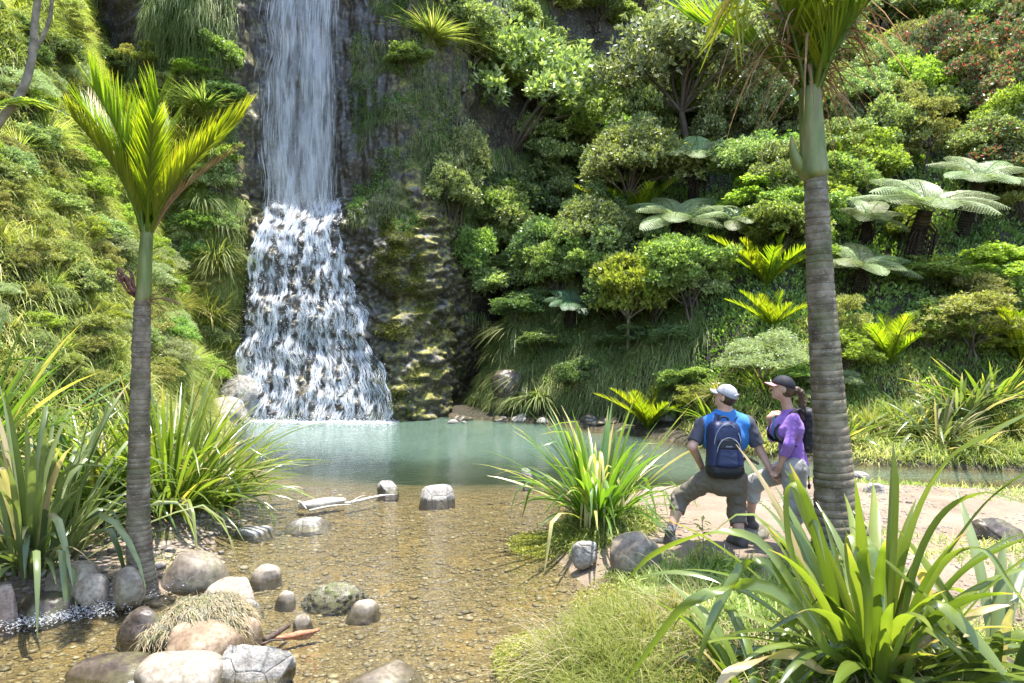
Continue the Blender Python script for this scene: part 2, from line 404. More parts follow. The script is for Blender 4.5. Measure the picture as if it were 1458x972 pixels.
def H(x, y):
    x = np.asarray(x, float); y = np.asarray(y, float)
    w = sdpoly(x, y, WATER); p = np.stack([x, y, 0 * x], -1)
    w = w + .10 * fbm(p * 1.6, 3, 3)
    land = .24 * (1 - np.exp(-np.maximum(w, 0) / .45))
    d = np.maximum(-w, 0)
    depth = .105 * (1 - np.exp(-d / .35)) + .45 * sstep(1.5, 3.0, x) * sstep(10.2, 11.2, y) * (1 - np.exp(-d / .5)) + 1.5 * sstep(8.6, 21, y + .5 * fbm(p * .6, 2, 77)) * (1 - np.exp(-d / 1.3)) * sstep(3.2, 1.0, x)
    z = np.where(w > 0, land, -depth) + .018 * fbm(p * 3.1, 3, 11) + .006 * fbm(p * 14, 2, 12)
    hl = np.maximum(-sdpoly(x, y, HILL_L), 0); hr = np.maximum(-sdpoly(x, y, HILL_R), 0)
    sL = 2.0 + .9 * sstep(9, 16, y)
    zl = np.where(hl < .4, hl * .8, .32 + (hl - .4) * sL)
    sl = 1.35 - .45 * sstep(4, 11, x)
    first = 1.0 - .6 * sstep(3, 9, x)
    zr = np.where(hr < 1.2, hr * 1.9 * first, 1.2 * 1.9 * first + (hr - 1.2) * sl)
    rough = fbm(np.stack([x * .35, y * .35, 0 * x], -1), 4, 21)
    hill = np.minimum(zl, 26) + np.minimum(zr, 26)
    z = z + hill + rough * np.minimum(hill, 4) * .38 + .5 * fbm(p * .9, 3, 31) * np.minimum(hill, 1.2)
    # mound under the big palm, foreground rise under the flax
    z = z + .20 * np.exp(-((x - 2.82) ** 2 + (y - 5.75) ** 2) / .25)
    z = z + .12 * np.exp(-((x - 2.0) ** 2 + (y - 3.6) ** 2) / 1.2)
    z = z + .10 * np.exp(-((x - .95) ** 2 + (y - 7.5) ** 2) / .25)
    z = z + .12 * np.exp(-((x + 3.35) ** 2 + (y - 6.05) ** 2) / .10)
    return z

def Hs(x, y): return float(H(np.array([x]), np.array([y]))[0])

def axis(*seg):
    return np.concatenate([np.arange(a, b, s) for a, b, s in seg])
gx = axis((-90, -26, 4), (-26, -9, .3), (-9, -4, .12), (-4, 3.4, .05), (3.4, 12, .12), (12, 34, .4), (34, 120, 5))
gy = axis((-30, 2, 1.5), (2, 4, .15), (4, 11, .05), (11, 20, .13), (20, 36, .3), (36, 90, 5))
GX, GY = np.meshgrid(gx, gy); GZ = H(GX, GY)
nx, ny = len(gx), len(gy)
idx = np.arange(nx * ny).reshape(ny, nx)
GF = np.stack([idx[:-1, :-1], idx[:-1, 1:], idx[1:, 1:], idx[1:, :-1]], -1).reshape(-1, 4)
wsd = sdpoly(GX, GY, WATER)
hillmask = sstep(.0, .5, np.maximum(-sdpoly(GX, GY, HILL_L), 0) + np.maximum(-sdpoly(GX, GY, HILL_R), 0))
bedm = sstep(.02, -.06, GZ); deepm = sstep(-.14, -.6, GZ)
veg = np.clip(hillmask + sstep(-4.2, -5.0, GX) * (GZ > .05) + sstep(5.0, 4.4, GY) * (GZ > .05) + (GY > 11.3) * (GZ > -.03), 0, 1)

def ground_mat():
    m = NT('ground_soil_sand_and_bed')
    bed, deep, vg = m.attr('bed'), m.attr('deep'), m.attr('veg')
    n1 = m.tex('Noise', 1.3, 6); n2 = m.tex('Noise', 18, 5); n3 = m.tex('Noise', 90, 3)
    sand = m.ramp(n1.outputs[0], [(.35, (.12, .088, .06)), (.55, (.20, .15, .108)), (.7, (.27, .21, .155))])
    sand = m.mix(m.ramp(n2.outputs[0], [(.42, (.7, .7, .7)), (.55, (0, 0, 0))]), sand, (.20, .15, .10))
    sand = m.mix(m.ramp(n3.outputs[0], [(.55, (0, 0, 0)), (.7, (.5, .5, .5))]), sand, (.40, .34, .27))
    wc = m.n('ShaderNodeVectorMath'); wc.operation = 'ADD'; nn = m.tex('Noise', 6, 3)
    sc = m.n('ShaderNodeVectorMath'); sc.operation = 'SCALE'; sc.inputs['Scale'].default_value = .12
    m.l(nn.outputs['Color'], sc.inputs[0]); m.l(m.co((1, 1.0, .3)), wc.inputs[0]); m.l(sc.outputs[0], wc.inputs[1])
    vo = m.tex('Voronoi', 24, 2, wc.outputs[0]); ve = m.tex('Voronoi', 24, 2, wc.outputs[0], feature='DISTANCE_TO_EDGE')
    sep = m.n('ShaderNodeSeparateColor'); m.l(vo.outputs['Color'], sep.inputs[0])
    bc = m.ramp(sep.outputs[0], [(0, (.095, .07, .032)), (.45, (.14, .10, .045)), (.75, (.18, .135, .062)), (1, (.24, .19, .10))])
    bc = m.mix(m.ramp(ve.outputs['Distance'], [(0, (.35, .35, .35)), (.10, (0, 0, 0))]), bc, (.07, .045, .018))
    bc = m.mix(m.math('MULTIPLY', m.ramp(n1.outputs[0], [(.5, (0, 0, 0)), (.7, (1, 1, 1))]), .5), bc, (.30, .20, .07))
    dc = m.mix(n2.outputs[0], (.06, .085, .055), (.11, .13, .08))
    soil = m.ramp(n2.outputs[0], [(.35, (.02, .017, .012)), (.55, (.05, .042, .028)), (.7, (.07, .075, .03))])
    col = m.mix(bed, sand, bc); col = m.mix(deep, col, dc); col = m.mix(vg, col, soil)
    h = m.math('ADD', m.math('MULTIPLY', n2.outputs[0], .7), m.math('MULTIPLY', n3.outputs[0], .3))
    h2 = m.math('ADD', h, m.math('MULTIPLY', m.math('MULTIPLY', m.math('MINIMUM', ve.outputs['Distance'], .15), 5.0), bed))
    return m.done(m.pbr(col, .85, m.bump(h2, .8, .02), .25))
M['ground'] = ground_mat()
g = mesh_np('ground', np.stack([GX, GY, GZ], -1).reshape(-1, 3), GF, M['ground'],
            {'bed': bedm.ravel(), 'deep': deepm.ravel(), 'veg': veg.ravel()}, True)
tag(g, kind='structure')

# ------------------------------------------------------------------ cliff sheet behind the pool
CL = np.array([(-60, 24), (-22, 23.5), (-14, 22.2), (-10.6, 20.6), (-9.0, 20.1), (-8.35, 20.7), (-7.95, 21.4), (-6.5, 21.7), (-5.1, 21.5),
               (-4.3, 21.0), (-3.2, 20.6), (-2.4, 20.9), (-1.9, 21.7), (-1.3, 23.2), (.3, 26.2), (4, 30), (9, 33.5), (16, 36), (30, 39), (70, 40)], float)
def cliffY(x): return np.interp(x, CL[:, 0], CL[:, 1])
seg = np.hypot(np.diff(CL[:, 0]), np.diff(CL[:, 1])); S = np.concatenate([[0], np.cumsum(seg)])
s_of = lambda x: np.interp(x, CL[:, 0], S)
ss = np.concatenate([np.arange(0, s_of(-22), 2), np.arange(s_of(-22), s_of(-10), .25), np.arange(s_of(-10), s_of(-1.3), .045),
                     np.arange(s_of(-1.3), s_of(9), .2), np.arange(s_of(9), S[-1], 1.0)])
bx_ = np.interp(ss, S, CL[:, 0]); by_ = np.interp(ss, S, CL[:, 1])
kx = np.interp(ss, S, CL[:, 0])                # smooth the corners a little
def smooth1(a, w, c):
    out = a.copy()
    for i in range(len(a)):
        q = np.exp(-((c - c[i]) / w) ** 2); out[i] = (a * q).sum() / q.sum()
    return out
wgt = np.gradient(ss)
def sm(a, w):
    D = np.exp(-((ss[:, None] - ss[None, :]) / w) ** 2) * wgt[None, :]
    return (D * a[None, :]).sum(1) / D.sum(1)
bx_, by_ = sm(bx_, .35), sm(by_, .35)
tx, ty = np.gradient(bx_, ss), np.gradient(by_, ss); tl = np.hypot(tx, ty); nxv, nyv = ty / tl, -tx / tl   # towards the pool
zz = np.concatenate([np.arange(-1.2, 14.6, .055), np.arange(14.6, 18, .4)])
SX, SZ = np.meshgrid(bx_, zz); SY = np.broadcast_to(by_, SX.shape).copy()
NXv = np.broadcast_to(nxv, SX.shape); NYv = np.broadcast_to(nyv, SX.shape)
topz = np.interp(bx_, [-60, -20, -14, -3, 0, 6, 16, 70], [20, 17, 15.5, 15.5, 17, 22, 27, 28])
SZs = SZ * 1.0
# stretch upper rows so the sheet reaches its own top height
SZs = np.where(SZ > 12, 12 + (SZ - 12) * (topz[None, :] - 12) / 6.0, SZ)
p3 = np.stack([SX, SY, SZs], -1)
def forward(x, z):
    # falls zone: terraces stepping out below the free fall
    f = np.interp(z, [0, .9, 1.0, 2.1, 2.2, 3.6, 3.7, 4.4, 5.7, 6.0, 6.5, 6.9], [2.75, 2.45, 2.3, 2.05, 1.85, 1.70, 1.50, 1.38, 1.15, .85, .25, 0])
    r = np.interp(z, [0, 1.0, 2.0, 2.9, 3.05, 3.2, 3.75, 3.9, 4.0, 5.1, 5.25, 5.8, 6.3, 7.0],
                  [1.95, 1.9, 1.75, 1.55, 1.25, .95, .95, 1.25, 1.3, 1.25, .95, .6, .2, 0])
    a = sstep(-3.3, -4.9, x)
    w = sstep(-8.45, -7.9, x) * sstep(-1.75, -2.15, x)
    lft = sstep(-7.5, -8.3, x) * sstep(-9.4, -8.6, x) * np.interp(z, [0, 2.6, 3.6, 8], [1.7, 1.3, .7, 0])
    return (f * a + r * (1 - a)) * w + lft * (1 - w)
dist = forward(SX, SZs + .9 * fbm(np.stack([SX * .9, SY, SZs * .5], -1), 3, 91) + .25 * fbm(p3 * 2.2, 2, 92))
low = sstep(7.2, 6.2, SZs); nearc = sstep(-9.5, -8.5, SX) * sstep(-.8, -1.8, SX)
knob = .42 - np.minimum(worley((p3 + .15 * np.stack([fbm(p3 * 2.5, 2, 61), fbm(p3 * 2.5, 2, 62), fbm(p3 * 2.5, 2, 63)], -1)) * np.array([2.6, 2.6, 3.4]), 2), .9)
knob2 = .42 - np.minimum(worley(p3 * np.array([6.5, 6.5, 8.0]), 3), .9)
big = fbm(p3 * np.array([.45, .45, .5]), 4, 40); med = fbm(p3 * np.array([1.7, 1.7, 1.2]), 4, 44)
drip = fbm(p3 * np.array([3.2, 3.2, .35]), 4, 46)
disp = dist + big * (.35 + .5 * (1 - nearc)) + med * .22 + nearc * low * (knob * .34 + knob2 * .22) + (1 - low) * drip * .28 * nearc \
       + (1 - nearc) * .35 * fbm(p3 * np.array([1.1, 1.1, .8]), 4, 50)
PX = SX + NXv * (disp - dist * .85); PY = SY + NYv * disp
rows, cols = SX.shape
# plateau rows leading back from the top
extra = []
for k, (b, dz) in enumerate(((1.5, .8), (8, 1.5), (40, 2.0))):
    extra.append(np.stack([PX[-1] - nxv * b, PY[-1] - nyv * b, SZs[-1] + dz], -1))
CV = np.concatenate([np.stack([PX, PY, SZs], -1)] + [e[None] for e in extra]); R2 = CV.shape[0]
ci = np.arange(R2 * cols).reshape(R2, cols)
CF = np.stack([ci[:-1, :-1], ci[:-1, 1:], ci[1:, 1:], ci[1:, :-1]], -1).reshape(-1, 4)
moss_lit_ledge = np.clip(sstep(-9.5, -8.5, CV[..., 0]) * sstep(-.8, -1.8, CV[..., 0]) * (sstep(-3.9, -3.2, CV[..., 0]) + .7 * sstep(-7.6, -8.1, CV[..., 0])) * 1.0, 0, 1)
wet = sstep(-8.3, -7.8, CV[..., 0]) * sstep(-3.2, -4.2, CV[..., 0])

def cliff_mat():
    m = NT('cliff_basalt'); moss, wet_ = m.attr('moss'), m.attr('wet')
    n1 = m.tex('Noise', 1.1, 8, Roughness=.6); n2 = m.tex('Noise', 9, 6); n3 = m.tex('Noise', 2.6, 6, Roughness=.65)
    col = m.ramp(n1.outputs[0], [(.3, (.015, .012, .012)), (.5, (.035, .029, .027)), (.7, (.065, .053, .048))])
    col = m.mix(m.ramp(n2.outputs[0], [(.5, (0, 0, 0)), (.66, (.7, .7, .7))]), col, (.15, .135, .115))
    g = m.n('ShaderNodeNewGeometry'); sx = m.n('ShaderNodeSeparateXYZ'); m.l(g.outputs['Normal'], sx.inputs[0])
    up = m.ramp(sx.outputs[2], [(.0, (.25, .25, .25)), (.55, (1, 1, 1))])
    col = m.mix(m.math('MULTIPLY', m.ramp(sx.outputs[2], [(.45, (0, 0, 0)), (.8, (.75, .75, .75))]), moss), col, (.22, .21, .19))  # sunlit ledge tops painted in: upward faces paler, within the moss area
    mf = m.math('MULTIPLY', m.ramp(n3.outputs[0], [(.40, (0, 0, 0)), (.52, (1, 1, 1))]), m.math('MULTIPLY', up, m.math('MULTIPLY_ADD', moss, .8, .22)))
    mc = m.ramp(n2.outputs[0], [(.3, (.05, .055, .012)), (.5, (.17, .16, .03)), (.7, (.36, .29, .06))])
    col = m.mix(mf, col, mc)
    ro = m.math('SUBTRACT', .75, m.math('MULTIPLY', wet_, .45))
    h = m.math('ADD', m.math('MULTIPLY', n2.outputs[0], .6), n3.outputs[0])
    return m.done(m.pbr(col, ro, m.bump(h, .7, .06), .4))
M['cliff'] = cliff_mat()
tag(mesh_np('cliff', CV.reshape(-1, 3), CF, M['cliff'], {'moss': moss_lit_ledge.ravel(), 'wet': wet.ravel()}, True), kind='structure')

from functools import lru_cache
_cols_x = PX.mean(0)
def cliff_at(x, z):
    """Front of the cliff near x, z (vectorised, nearest grid node, forward-most of neighbours)."""
    x = np.asarray(x); z = np.asarray(z)
    j = np.clip(np.searchsorted(bx_, x), 1, cols - 2); i = np.clip(((z + 1.2) / .055).astype(int), 1, rows - 2)
    y = PY[i, j]
    for a in (-1, 0, 1):
        for b in (-1, 0, 1): y = np.minimum(y, PY[i + a, j + b])
    return y

def hit(px, py, t0=3.0, t1=60):
    t = np.arange(t0, t1, .04); x = (px - 729) / FPX * t; z = CAMH - (py - 486) / FPX * t
    h = np.maximum(H(x, t), -.02); b = (z < h) | np.where((x > -20) & (x < 8), t > cliff_at(x, z) - .02, t > cliffY(x) - .3)
    k = int(np.argmax(b)) if b.any() else len(t) - 1
    return np.array([x[k], t[k], z[k]])

# ------------------------------------------------------------------ pool water
def water_mat():
    m = NT('pool_water')
    n1 = m.tex('Noise', 5.5, 4, m.co((1, 1.5, 1))); n2 = m.tex('Noise', 22, 3, m.co((1, 1.7, 1))); n0 = m.tex('Noise', 1.2, 3)
    h = m.math('ADD', m.math('MULTIPLY', n1.outputs[0], 1.0), m.math('MULTIPLY', n2.outputs[0], .28))
    amp = m.math('MULTIPLY', h, m.math('ADD', n0.outputs[0], .2))
    b = m.bump(amp, 1.0, .06)
    fr = m.n('ShaderNodeFresnel'); fr.inputs['IOR'].default_value = 1.45; m.l(b, fr.inputs['Normal'])
    gl = m.n('ShaderNodeBsdfGlossy'); gl.inputs['Roughness'].default_value = .03; m.l(b, gl.inputs['Normal'])
    tr = m.n('ShaderNodeBsdfTransparent')
    dp = m.attr('depth')
    tc = m.mix(dp, (.90, .90, .80), (.50, .60, .48))
    m.l(tc, tr.inputs[0])
    df = m.n('ShaderNodeBsdfDiffuse'); df.inputs[0].default_value = (.16, .25, .19, 1)   # silt carried in the deep water
    mxd = m.n('ShaderNodeMixShader'); m.l(m.math('MULTIPLY', dp, .5), mxd.inputs[0]); m.l(tr.outputs[0], mxd.inputs[1]); m.l(df.outputs[0], mxd.inputs[2])
    mx = m.n('ShaderNodeMixShader'); m.l(m.math('MULTIPLY', fr.outputs[0], 1.0, clamp=True), mx.inputs[0])
    m.l(mxd.outputs[0], mx.inputs[1]); m.l(gl.outputs[0], mx.inputs[2])
    return m.done(mx.outputs[0])
M['water'] = water_mat()
wx = axis((-12, 22, .2)); wy = axis((-6, 22.5, .2)); WX, WY = np.meshgrid(wx, wy)
wd = np.clip(-H(WX, WY), 0, 3); wi = np.arange(WX.size).reshape(WX.shape)
WF = np.stack([wi[:-1, :-1], wi[:-1, 1:], wi[1:, 1:], wi[1:, :-1]], -1).reshape(-1, 4)
tag(mesh_np('water', np.stack([WX, WY, 0 * WX], -1).reshape(-1, 3), WF, M['water'], {'depth': np.clip(sstep(.10, .8, wd), 0, 1).ravel()}, True), kind='structure')

# ------------------------------------------------------------------ waterfall
def fall_mat(name, dens, nz=(9, 9, .55), lo=.42, hi=.62, soft=1.0):
    m = NT(name); n1 = m.tex('Noise', 1.0, 6, m.co(nz), Roughness=.62); n2 = m.tex('Noise', 1.0, 3, m.co((3.0, 3.0, .7)))
    f = m.math('ADD', m.math('MULTIPLY', n1.outputs[0], .65), m.math('MULTIPLY', n2.outputs[0], .35))
    a = m.ramp(f, [(lo, (0, 0, 0)), (hi, (1, 1, 1))])
    a = m.math('MULTIPLY', m.math('MULTIPLY', a, m.attr('rnd')), dens, clamp=True)
    d = m.n('ShaderNodeBsdfDiffuse'); d.inputs[0].default_value = (.72, .76, .83, 1)
    t = m.n('ShaderNodeBsdfTranslucent'); t.inputs[0].default_value = (.72, .76, .83, 1)
    mm = m.n('ShaderNodeMixShader'); mm.inputs[0].default_value = .45; m.l(d.outputs[0], mm.inputs[1]); m.l(t.outputs[0], mm.inputs[2])
    tr = m.n('ShaderNodeBsdfTransparent'); mx = m.n('ShaderNodeMixShader')
    m.l(a, mx.inputs[0]); m.l(tr.outputs[0], mx.inputs[1]); m.l(mm.outputs[0], mx.inputs[2])
    return m.done(mx.outputs[0])
M['veil'] = fall_mat('falling_water_veil', .60, (5, 3, .7), .40, .68)
M['casc'] = fall_mat('white_cascade_water', .55, (22, 4, 3.0), .49, .62)
def strand_mat():
    m = NT('white_water'); d = m.n('ShaderNodeBsdfDiffuse'); d.inputs[0].default_value = (.88, .91, .96, 1)
    t = m.n('ShaderNodeBsdfTranslucent'); t.inputs[0].default_value = (.88, .91, .96, 1)
    mm = m.n('ShaderNodeMixShader'); mm.inputs[0].default_value = .5; m.l(d.outputs[0], mm.inputs[1]); m.l(t.outputs[0], mm.inputs[2])
    tr = m.n('ShaderNodeBsdfTransparent'); mx = m.n('ShaderNodeMixShader')
    m.l(m.attr('rnd'), mx.inputs[0]); m.l(tr.outputs[0], mx.inputs[1]); m.l(mm.outputs[0], mx.inputs[2])
    return m.done(mx.outputs[0])
M['white'] = strand_mat()

def cmask(x, z):                               # where the cascade leaves the rock bare
    q = .62 * fbm(np.stack([x * 7.5, 0 * x, z * .75], -1), 3, 15) + .38 * fbm(np.stack([x * 9, 0 * x, z * 5.5], -1), 2, 16); return sstep(-.16, .14, q + .10 * sstep(2.2, .4, z) + .03)
wf = empty('waterfall', (-6, 20, 0), 'tall white waterfall dropping down the dark cliff and fanning into the pool', 'waterfall')
wf.location = (0, 0, 0)
fl = lambda z: np.interp(z, [0, .6, 2.6, 5.2, 6.3, 14], [-7.75, -7.75, -7.75, -7.55, -7.6, -7.55]) + .22 * fbm(np.stack([0 * z, 0 * z, z * 1.1], -1), 3, 23)
frr = lambda z: np.interp(z, [0, .9, 2.6, 4.4, 5.6, 6.5, 14], [-3.1, -3.45, -4.15, -4.7, -5.0, -5.3, -5.25]) + .45 * sstep(7, 5, z) * fbm(np.stack([0 * z, 0 * z, z * 1.3], -1), 3, 25)
# free-falling veils
mb = MB()
zv = np.arange(6.0, 16.2, .15)
for k, off in enumerate((.16, .30, .46)):
    u = np.linspace(0, 1, 60); U, Z = np.meshgrid(u, zv); X = fl(Z) + (frr(Z) - fl(Z)) * (.04 * k + U * (1 - .08 * k))
    zlow = 6.1 + .7 * fbm(np.stack([X * 1.8, 0 * X, 0 * X + k], -1), 3, 33)
    Y = cliff_at(X, np.full_like(Z, 0) + Z).min() * 0 + 21.15 - off - .25 * np.sin(U * 3.14) + .10 * np.sin(U * 9 + k * 2) - .02 * (16 - Z)
    a = np.clip(np.minimum(U, 1 - U) * 7, 0, 1) * (.28 + .72 * np.clip(np.exp(-((U - .30 - .04 * k) / .16) ** 2) + np.exp(-((U - .80 + .05 * k) / .15) ** 2), 0, 1)) * sstep(-.25, .55, Z - zlow)
    i = np.arange(U.size).reshape(U.shape)
    mb.add(np.stack([X + k * 0.01, Y, Z], -1).reshape(-1, 3), np.stack([i[:-1, :-1], i[:-1, 1:], i[1:, 1:], i[1:, :-1]], -1).reshape(-1, 4), a.ravel())
mb.build('water_veil', M['veil'], wf)
def strands(n, z0r, lenr, wr, ar, jit, offr, follow, umode=None, step=.07):
    mb = MB()
    def edge(x, z):                            # ragged margins
        return 1.0
    for q in range(n):
        z0 = rng.uniform(*z0r); L = rng.uniform(*lenr); u = rng.uniform(0, 1) ** 1.15 if umode is None else umode()
        z = np.arange(z0, max(z0 - L, -.02), -step)
        if len(z) < 3: continue
        x = fl(z) + (frr(z) - fl(z)) * np.clip(u + np.cumsum(rng.normal(0, jit, len(z))), .005, .995)
        if follow:
            y = cliff_at(x, z) - rng.uniform(*offr)
            y = np.convolve(np.pad(y, 2, 'edge'), np.ones(5) / 5, 'valid')
            y = np.minimum.accumulate(y)       # water only moves outward as it falls
            y = .6 * y + .4 * np.convolve(np.pad(cliff_at(x, z), 2, 'edge'), np.ones(5) / 5, 'valid') - .02
        else:
            y = np.full(len(z), 21.0 - rng.uniform(*offr)) - .02 * (14 - z)
        w = rng.uniform(*wr) * np.sin(np.linspace(.15, 3.0, len(z)))
        V = np.stack([np.stack([x - w / 2, y, z], -1), np.stack([x + w / 2, y, z], -1)], 1).reshape(-1, 3)
        b = np.arange(len(z) - 1)[:, None] * 2; a = rng.uniform(*ar)
        if follow: a = np.repeat(a * (.02 + .98 * cmask(x, z)), 2)
        mb.add(V, np.concatenate([b, b + 1, b + 3, b + 2], 1), a * np.ones(len(V)))
    return mb
def um():
    c = random.choice([.12, .2, .33, .38, .62, .68, .86, .92]); return float(np.clip(rng.normal(c, .055), .01, .99))
strands(2600, (6.3, 15.5), (.15, .9), (.008, .03), (.1, .45), .0012, (.1, .75), False, um, .2).build('falling_streak', M['white'], wf)
# lower cascade
mb = MB(); zc = np.arange(-.02, 6.75, .06); u = np.linspace(0, 1, 110); U, Z = np.meshgrid(u, zc); X = fl(Z) + (frr(Z) - fl(Z)) * U
Y = cliff_at(X, Z) - .05
a = np.clip(U * 9, 0, 1) * np.clip((1 - U) * 3.5, 0, 1) * np.interp(Z, [0, 1, 3.4, 3.8, 5.0, 6.4, 6.75], [1, .8, .85, .8, .7, 1, .4]) * (1 - .3 * U * sstep(3, 0, Z)) * cmask(X, Z) * sstep(-.02, .10, cliff_at(X, Z + .35) - cliff_at(X, Z) + .06)
i = np.arange(U.size).reshape(U.shape)
mb.add(np.stack([X, Y, Z], -1).reshape(-1, 3), np.stack([i[:-1, :-1], i[:-1, 1:], i[1:, 1:], i[1:, :-1]], -1).reshape(-1, 4), a.ravel())
mb.build('cascade_sheet', M['casc'], wf)
strands(5600, (.3, 6.8), (.12, 1.1), (.006, .024), (.45, 1.0), .006, (.02, .10), True).build('cascade_strand', M['white'], wf)
# drops and foam
mb = MB(); n = 2600; z = rng.uniform(.02, 6.9, n); x = fl(z) + (frr(z) - fl(z)) * rng.uniform(-.03, 1.03, n); y = cliff_at(x, z) - rng.exponential(.10, n)
n2 = 900; z2 = rng.exponential(.05, n2) + .01; x2 = rng.uniform(-7.9, -3.2, n2); y2 = cliff_at(x2, z2) - rng.exponential(.12, n2)
z = np.concatenate([z, z2]); x = np.concatenate([x, x2]); y = np.concatenate([y, y2]); n += n2
d = randdir(n); V, F, r = leaf_quads(np.stack([x, y, z], -1), d, randdir(n), rng.uniform(.02, .05, n), rng.uniform(.015, .035, n), np.full(n, .9))
mb.add(V, F, r); mb.build('spray', M['white'], wf)['kind'] = 'stuff'
# ------------------------------------------------------------------ plant builders (prototypes are unit size, about 1 m)
def blob_clumps(n, shape, rmin, rmax, hollow=.75):
    """Leaf clump centres spread over a crown. shape(dir) -> radius."""
    d = randdir(n, -.35); rr = shape(d)[:, None] * rng.uniform(hollow, 1.0, n)[:, None]
    return d * rr, d, rng.uniform(rmin, rmax, n)

def rosettes(cen, rad, per, leaf_n, L, W, up=.5, flat=.6, zmin=-.2, rbias=.5):
    """Rosettes of leaves over the upper side of each clump."""
    P_, D_, R_ = [], [], []
    for c, r in zip(cen, rad):
        k = max(4, int(per * (r / rad.mean()) ** 2))
        d = randdir(k, zmin); p = c + d * r * np.array([1, 1, flat]) * np.where(rng.uniform(0, 1, (k, 1)) < .15, rng.uniform(1.0, 1.45, (k, 1)), rng.uniform(.7, 1.05, (k, 1)))
        axis_ = norm(d + np.array([0, 0, up]))
        tone = rng.uniform(-.10, .10) + rbias
        for q in range(leaf_n):
            v = norm(axis_ * rng.uniform(.3, 1.0, (k, 1)) + randdir(k) * .75)
            P_.append(p); D_.append(v); R_.append(np.clip(tone + rng.normal(0, .22, k), 0, .83))
    P_ = np.concatenate(P_); D_ = np.concatenate(D_); R_ = np.concatenate(R_); n = len(P_)
    return leaf_quads(P_, D_, randdir(n), L * rng.uniform(.7, 1.3, n), W * rng.uniform(.7, 1.3, n), R_, .08)

def limbs(mb, base, targets, r0, fork=.45, droop=.0, n=5):
    base = np.asarray(base, float)
    for t in targets:
        t = np.asarray(t); mid = base + (t - base) * fork + np.array([0, 0, .06]) * np.linalg.norm(t - base) + rng.normal(0, .03, 3)
        p = bez([base, mid, t], 7); V, F = tube_q(p, np.linspace(r0, r0 * .25, 7), n); mb.add(V, F)

def proto_tree(name, mats, style, seed):
    """A tree about 1 wide and 1 tall with its base at the origin."""
    global rng
    rng = np.random.default_rng(seed); crown = MB(); tr = MB()
    red = None
    if style == 'dome':
        n = 38; d = randdir(n, .0); cen = d * np.array([.40, .40, .30]) * rng.uniform(.82, 1.08, (n, 1)) + np.array([0, 0, .56])
        cen += rng.normal(0, .02, cen.shape); rad = rng.uniform(.085, .15, n)
        crown.add(*rosettes(cen, rad, 100, 6, .034, .015, .6, .85, -.3)); fb = .30
    elif style == 'layer':
        n = 34; a = rng.uniform(0, 6.28, n); q = np.sqrt(rng.uniform(0, 1, n)) * .42; lay = rng.choice([.38, .58, .78], n)
        q *= np.where(lay > .7, .7, 1.0); cen = np.stack([q * np.cos(a), q * np.sin(a), lay + rng.normal(0, .04, n)], 1); rad = rng.uniform(.08, .14, n)
        crown.add(*rosettes(cen, rad, 100, 6, .035, .016, .6, .7, -.25)); fb = .25
    elif style == 'bush':
        n = 44; d = randdir(n, -.15); cen = d * np.array([.38, .38, .42]) * rng.uniform(.5, 1.15, (n, 1)) + np.array([0, 0, .46]); rad = rng.uniform(.06, .14, n)
        crown.add(*rosettes(cen, rad, 95, 5, .038, .018, .6, .85, -.5)); fb = .08
    elif style == 'airy':
        n = 26; d = randdir(n, -.25); cen = d * np.array([.40, .40, .38]) * rng.uniform(.45, 1.08, (n, 1)) + np.array([0, 0, .58]); rad = rng.uniform(.06, .13, n)
        crown.add(*rosettes(cen, rad, 40, 6, .062, .028, .5, .6, -.4)); fb = .30
    elif style == 'fine':
        n = 50; d = randdir(n, -.1); cen = d * np.array([.42, .42, .40]) * rng.uniform(.6, 1.05, (n, 1)) + np.array([0, 0, .42]); rad = rng.uniform(.07, .13, n)
        crown.add(*rosettes(cen, rad, 90, 5, .030, .006, 1.0, .8, -.3, .62)); fb = .1
    elif style == 'wispy':
        n = 22; d = randdir(n, -.1); cen = d * np.array([.40, .40, .42]) * rng.uniform(.4, 1.1, (n, 1)) + np.array([0, 0, .5]); rad = rng.uniform(.06, .12, n)
        crown.add(*rosettes(cen, rad, 50, 6, .045, .014, .8, .7, -.4)); fb = .12
    if red:
        pass
    root = empty(name, (0, 0, 0))
    cr = crown
    V = np.concatenate(cr.V); F = np.concatenate(cr.F); A = np.concatenate(cr.A)
    if mats[0] is M['red']:
        fl = rng.uniform(0, 1, len(F)); hi = V[F[:, 0], 2] > .45
        A = np.where(np.repeat(hi & (fl < .16), 4), rng.uniform(.86, 1, len(A)), A)
    elif style != 'fine': A = np.clip(A * 1.12, 0, 1)
    mesh_np('crown', V, F, mats[0], {'rnd': A}, False, root)
    nt = 3 if style in ('bush', 'wispy', 'fine') else 1
    stems = []
    for q in range(nt):
        o = rng.normal(0, .02, 3) * (nt > 1); o[2] = -.05; tp = np.array([rng.normal(0, .04), rng.normal(0, .04), fb + .12])
        p = bez([o, o * .3 + tp * .5 + rng.normal(0, .015, 3), tp], 7); V, F = tube_q(p, np.linspace(.026 if nt == 1 else .014, .016 if nt == 1 else .009, 7), 7)
        tr.add(V, F); stems.append(tp)
    sel = rng.permutation(n)[:16 if nt == 1 else 12]
    for k, s_ in enumerate(sel): limbs(tr, stems[k % nt], [cen[s_]], .011 if nt == 1 else .007)
    tr.build('trunk', mats[1], root)
    return root

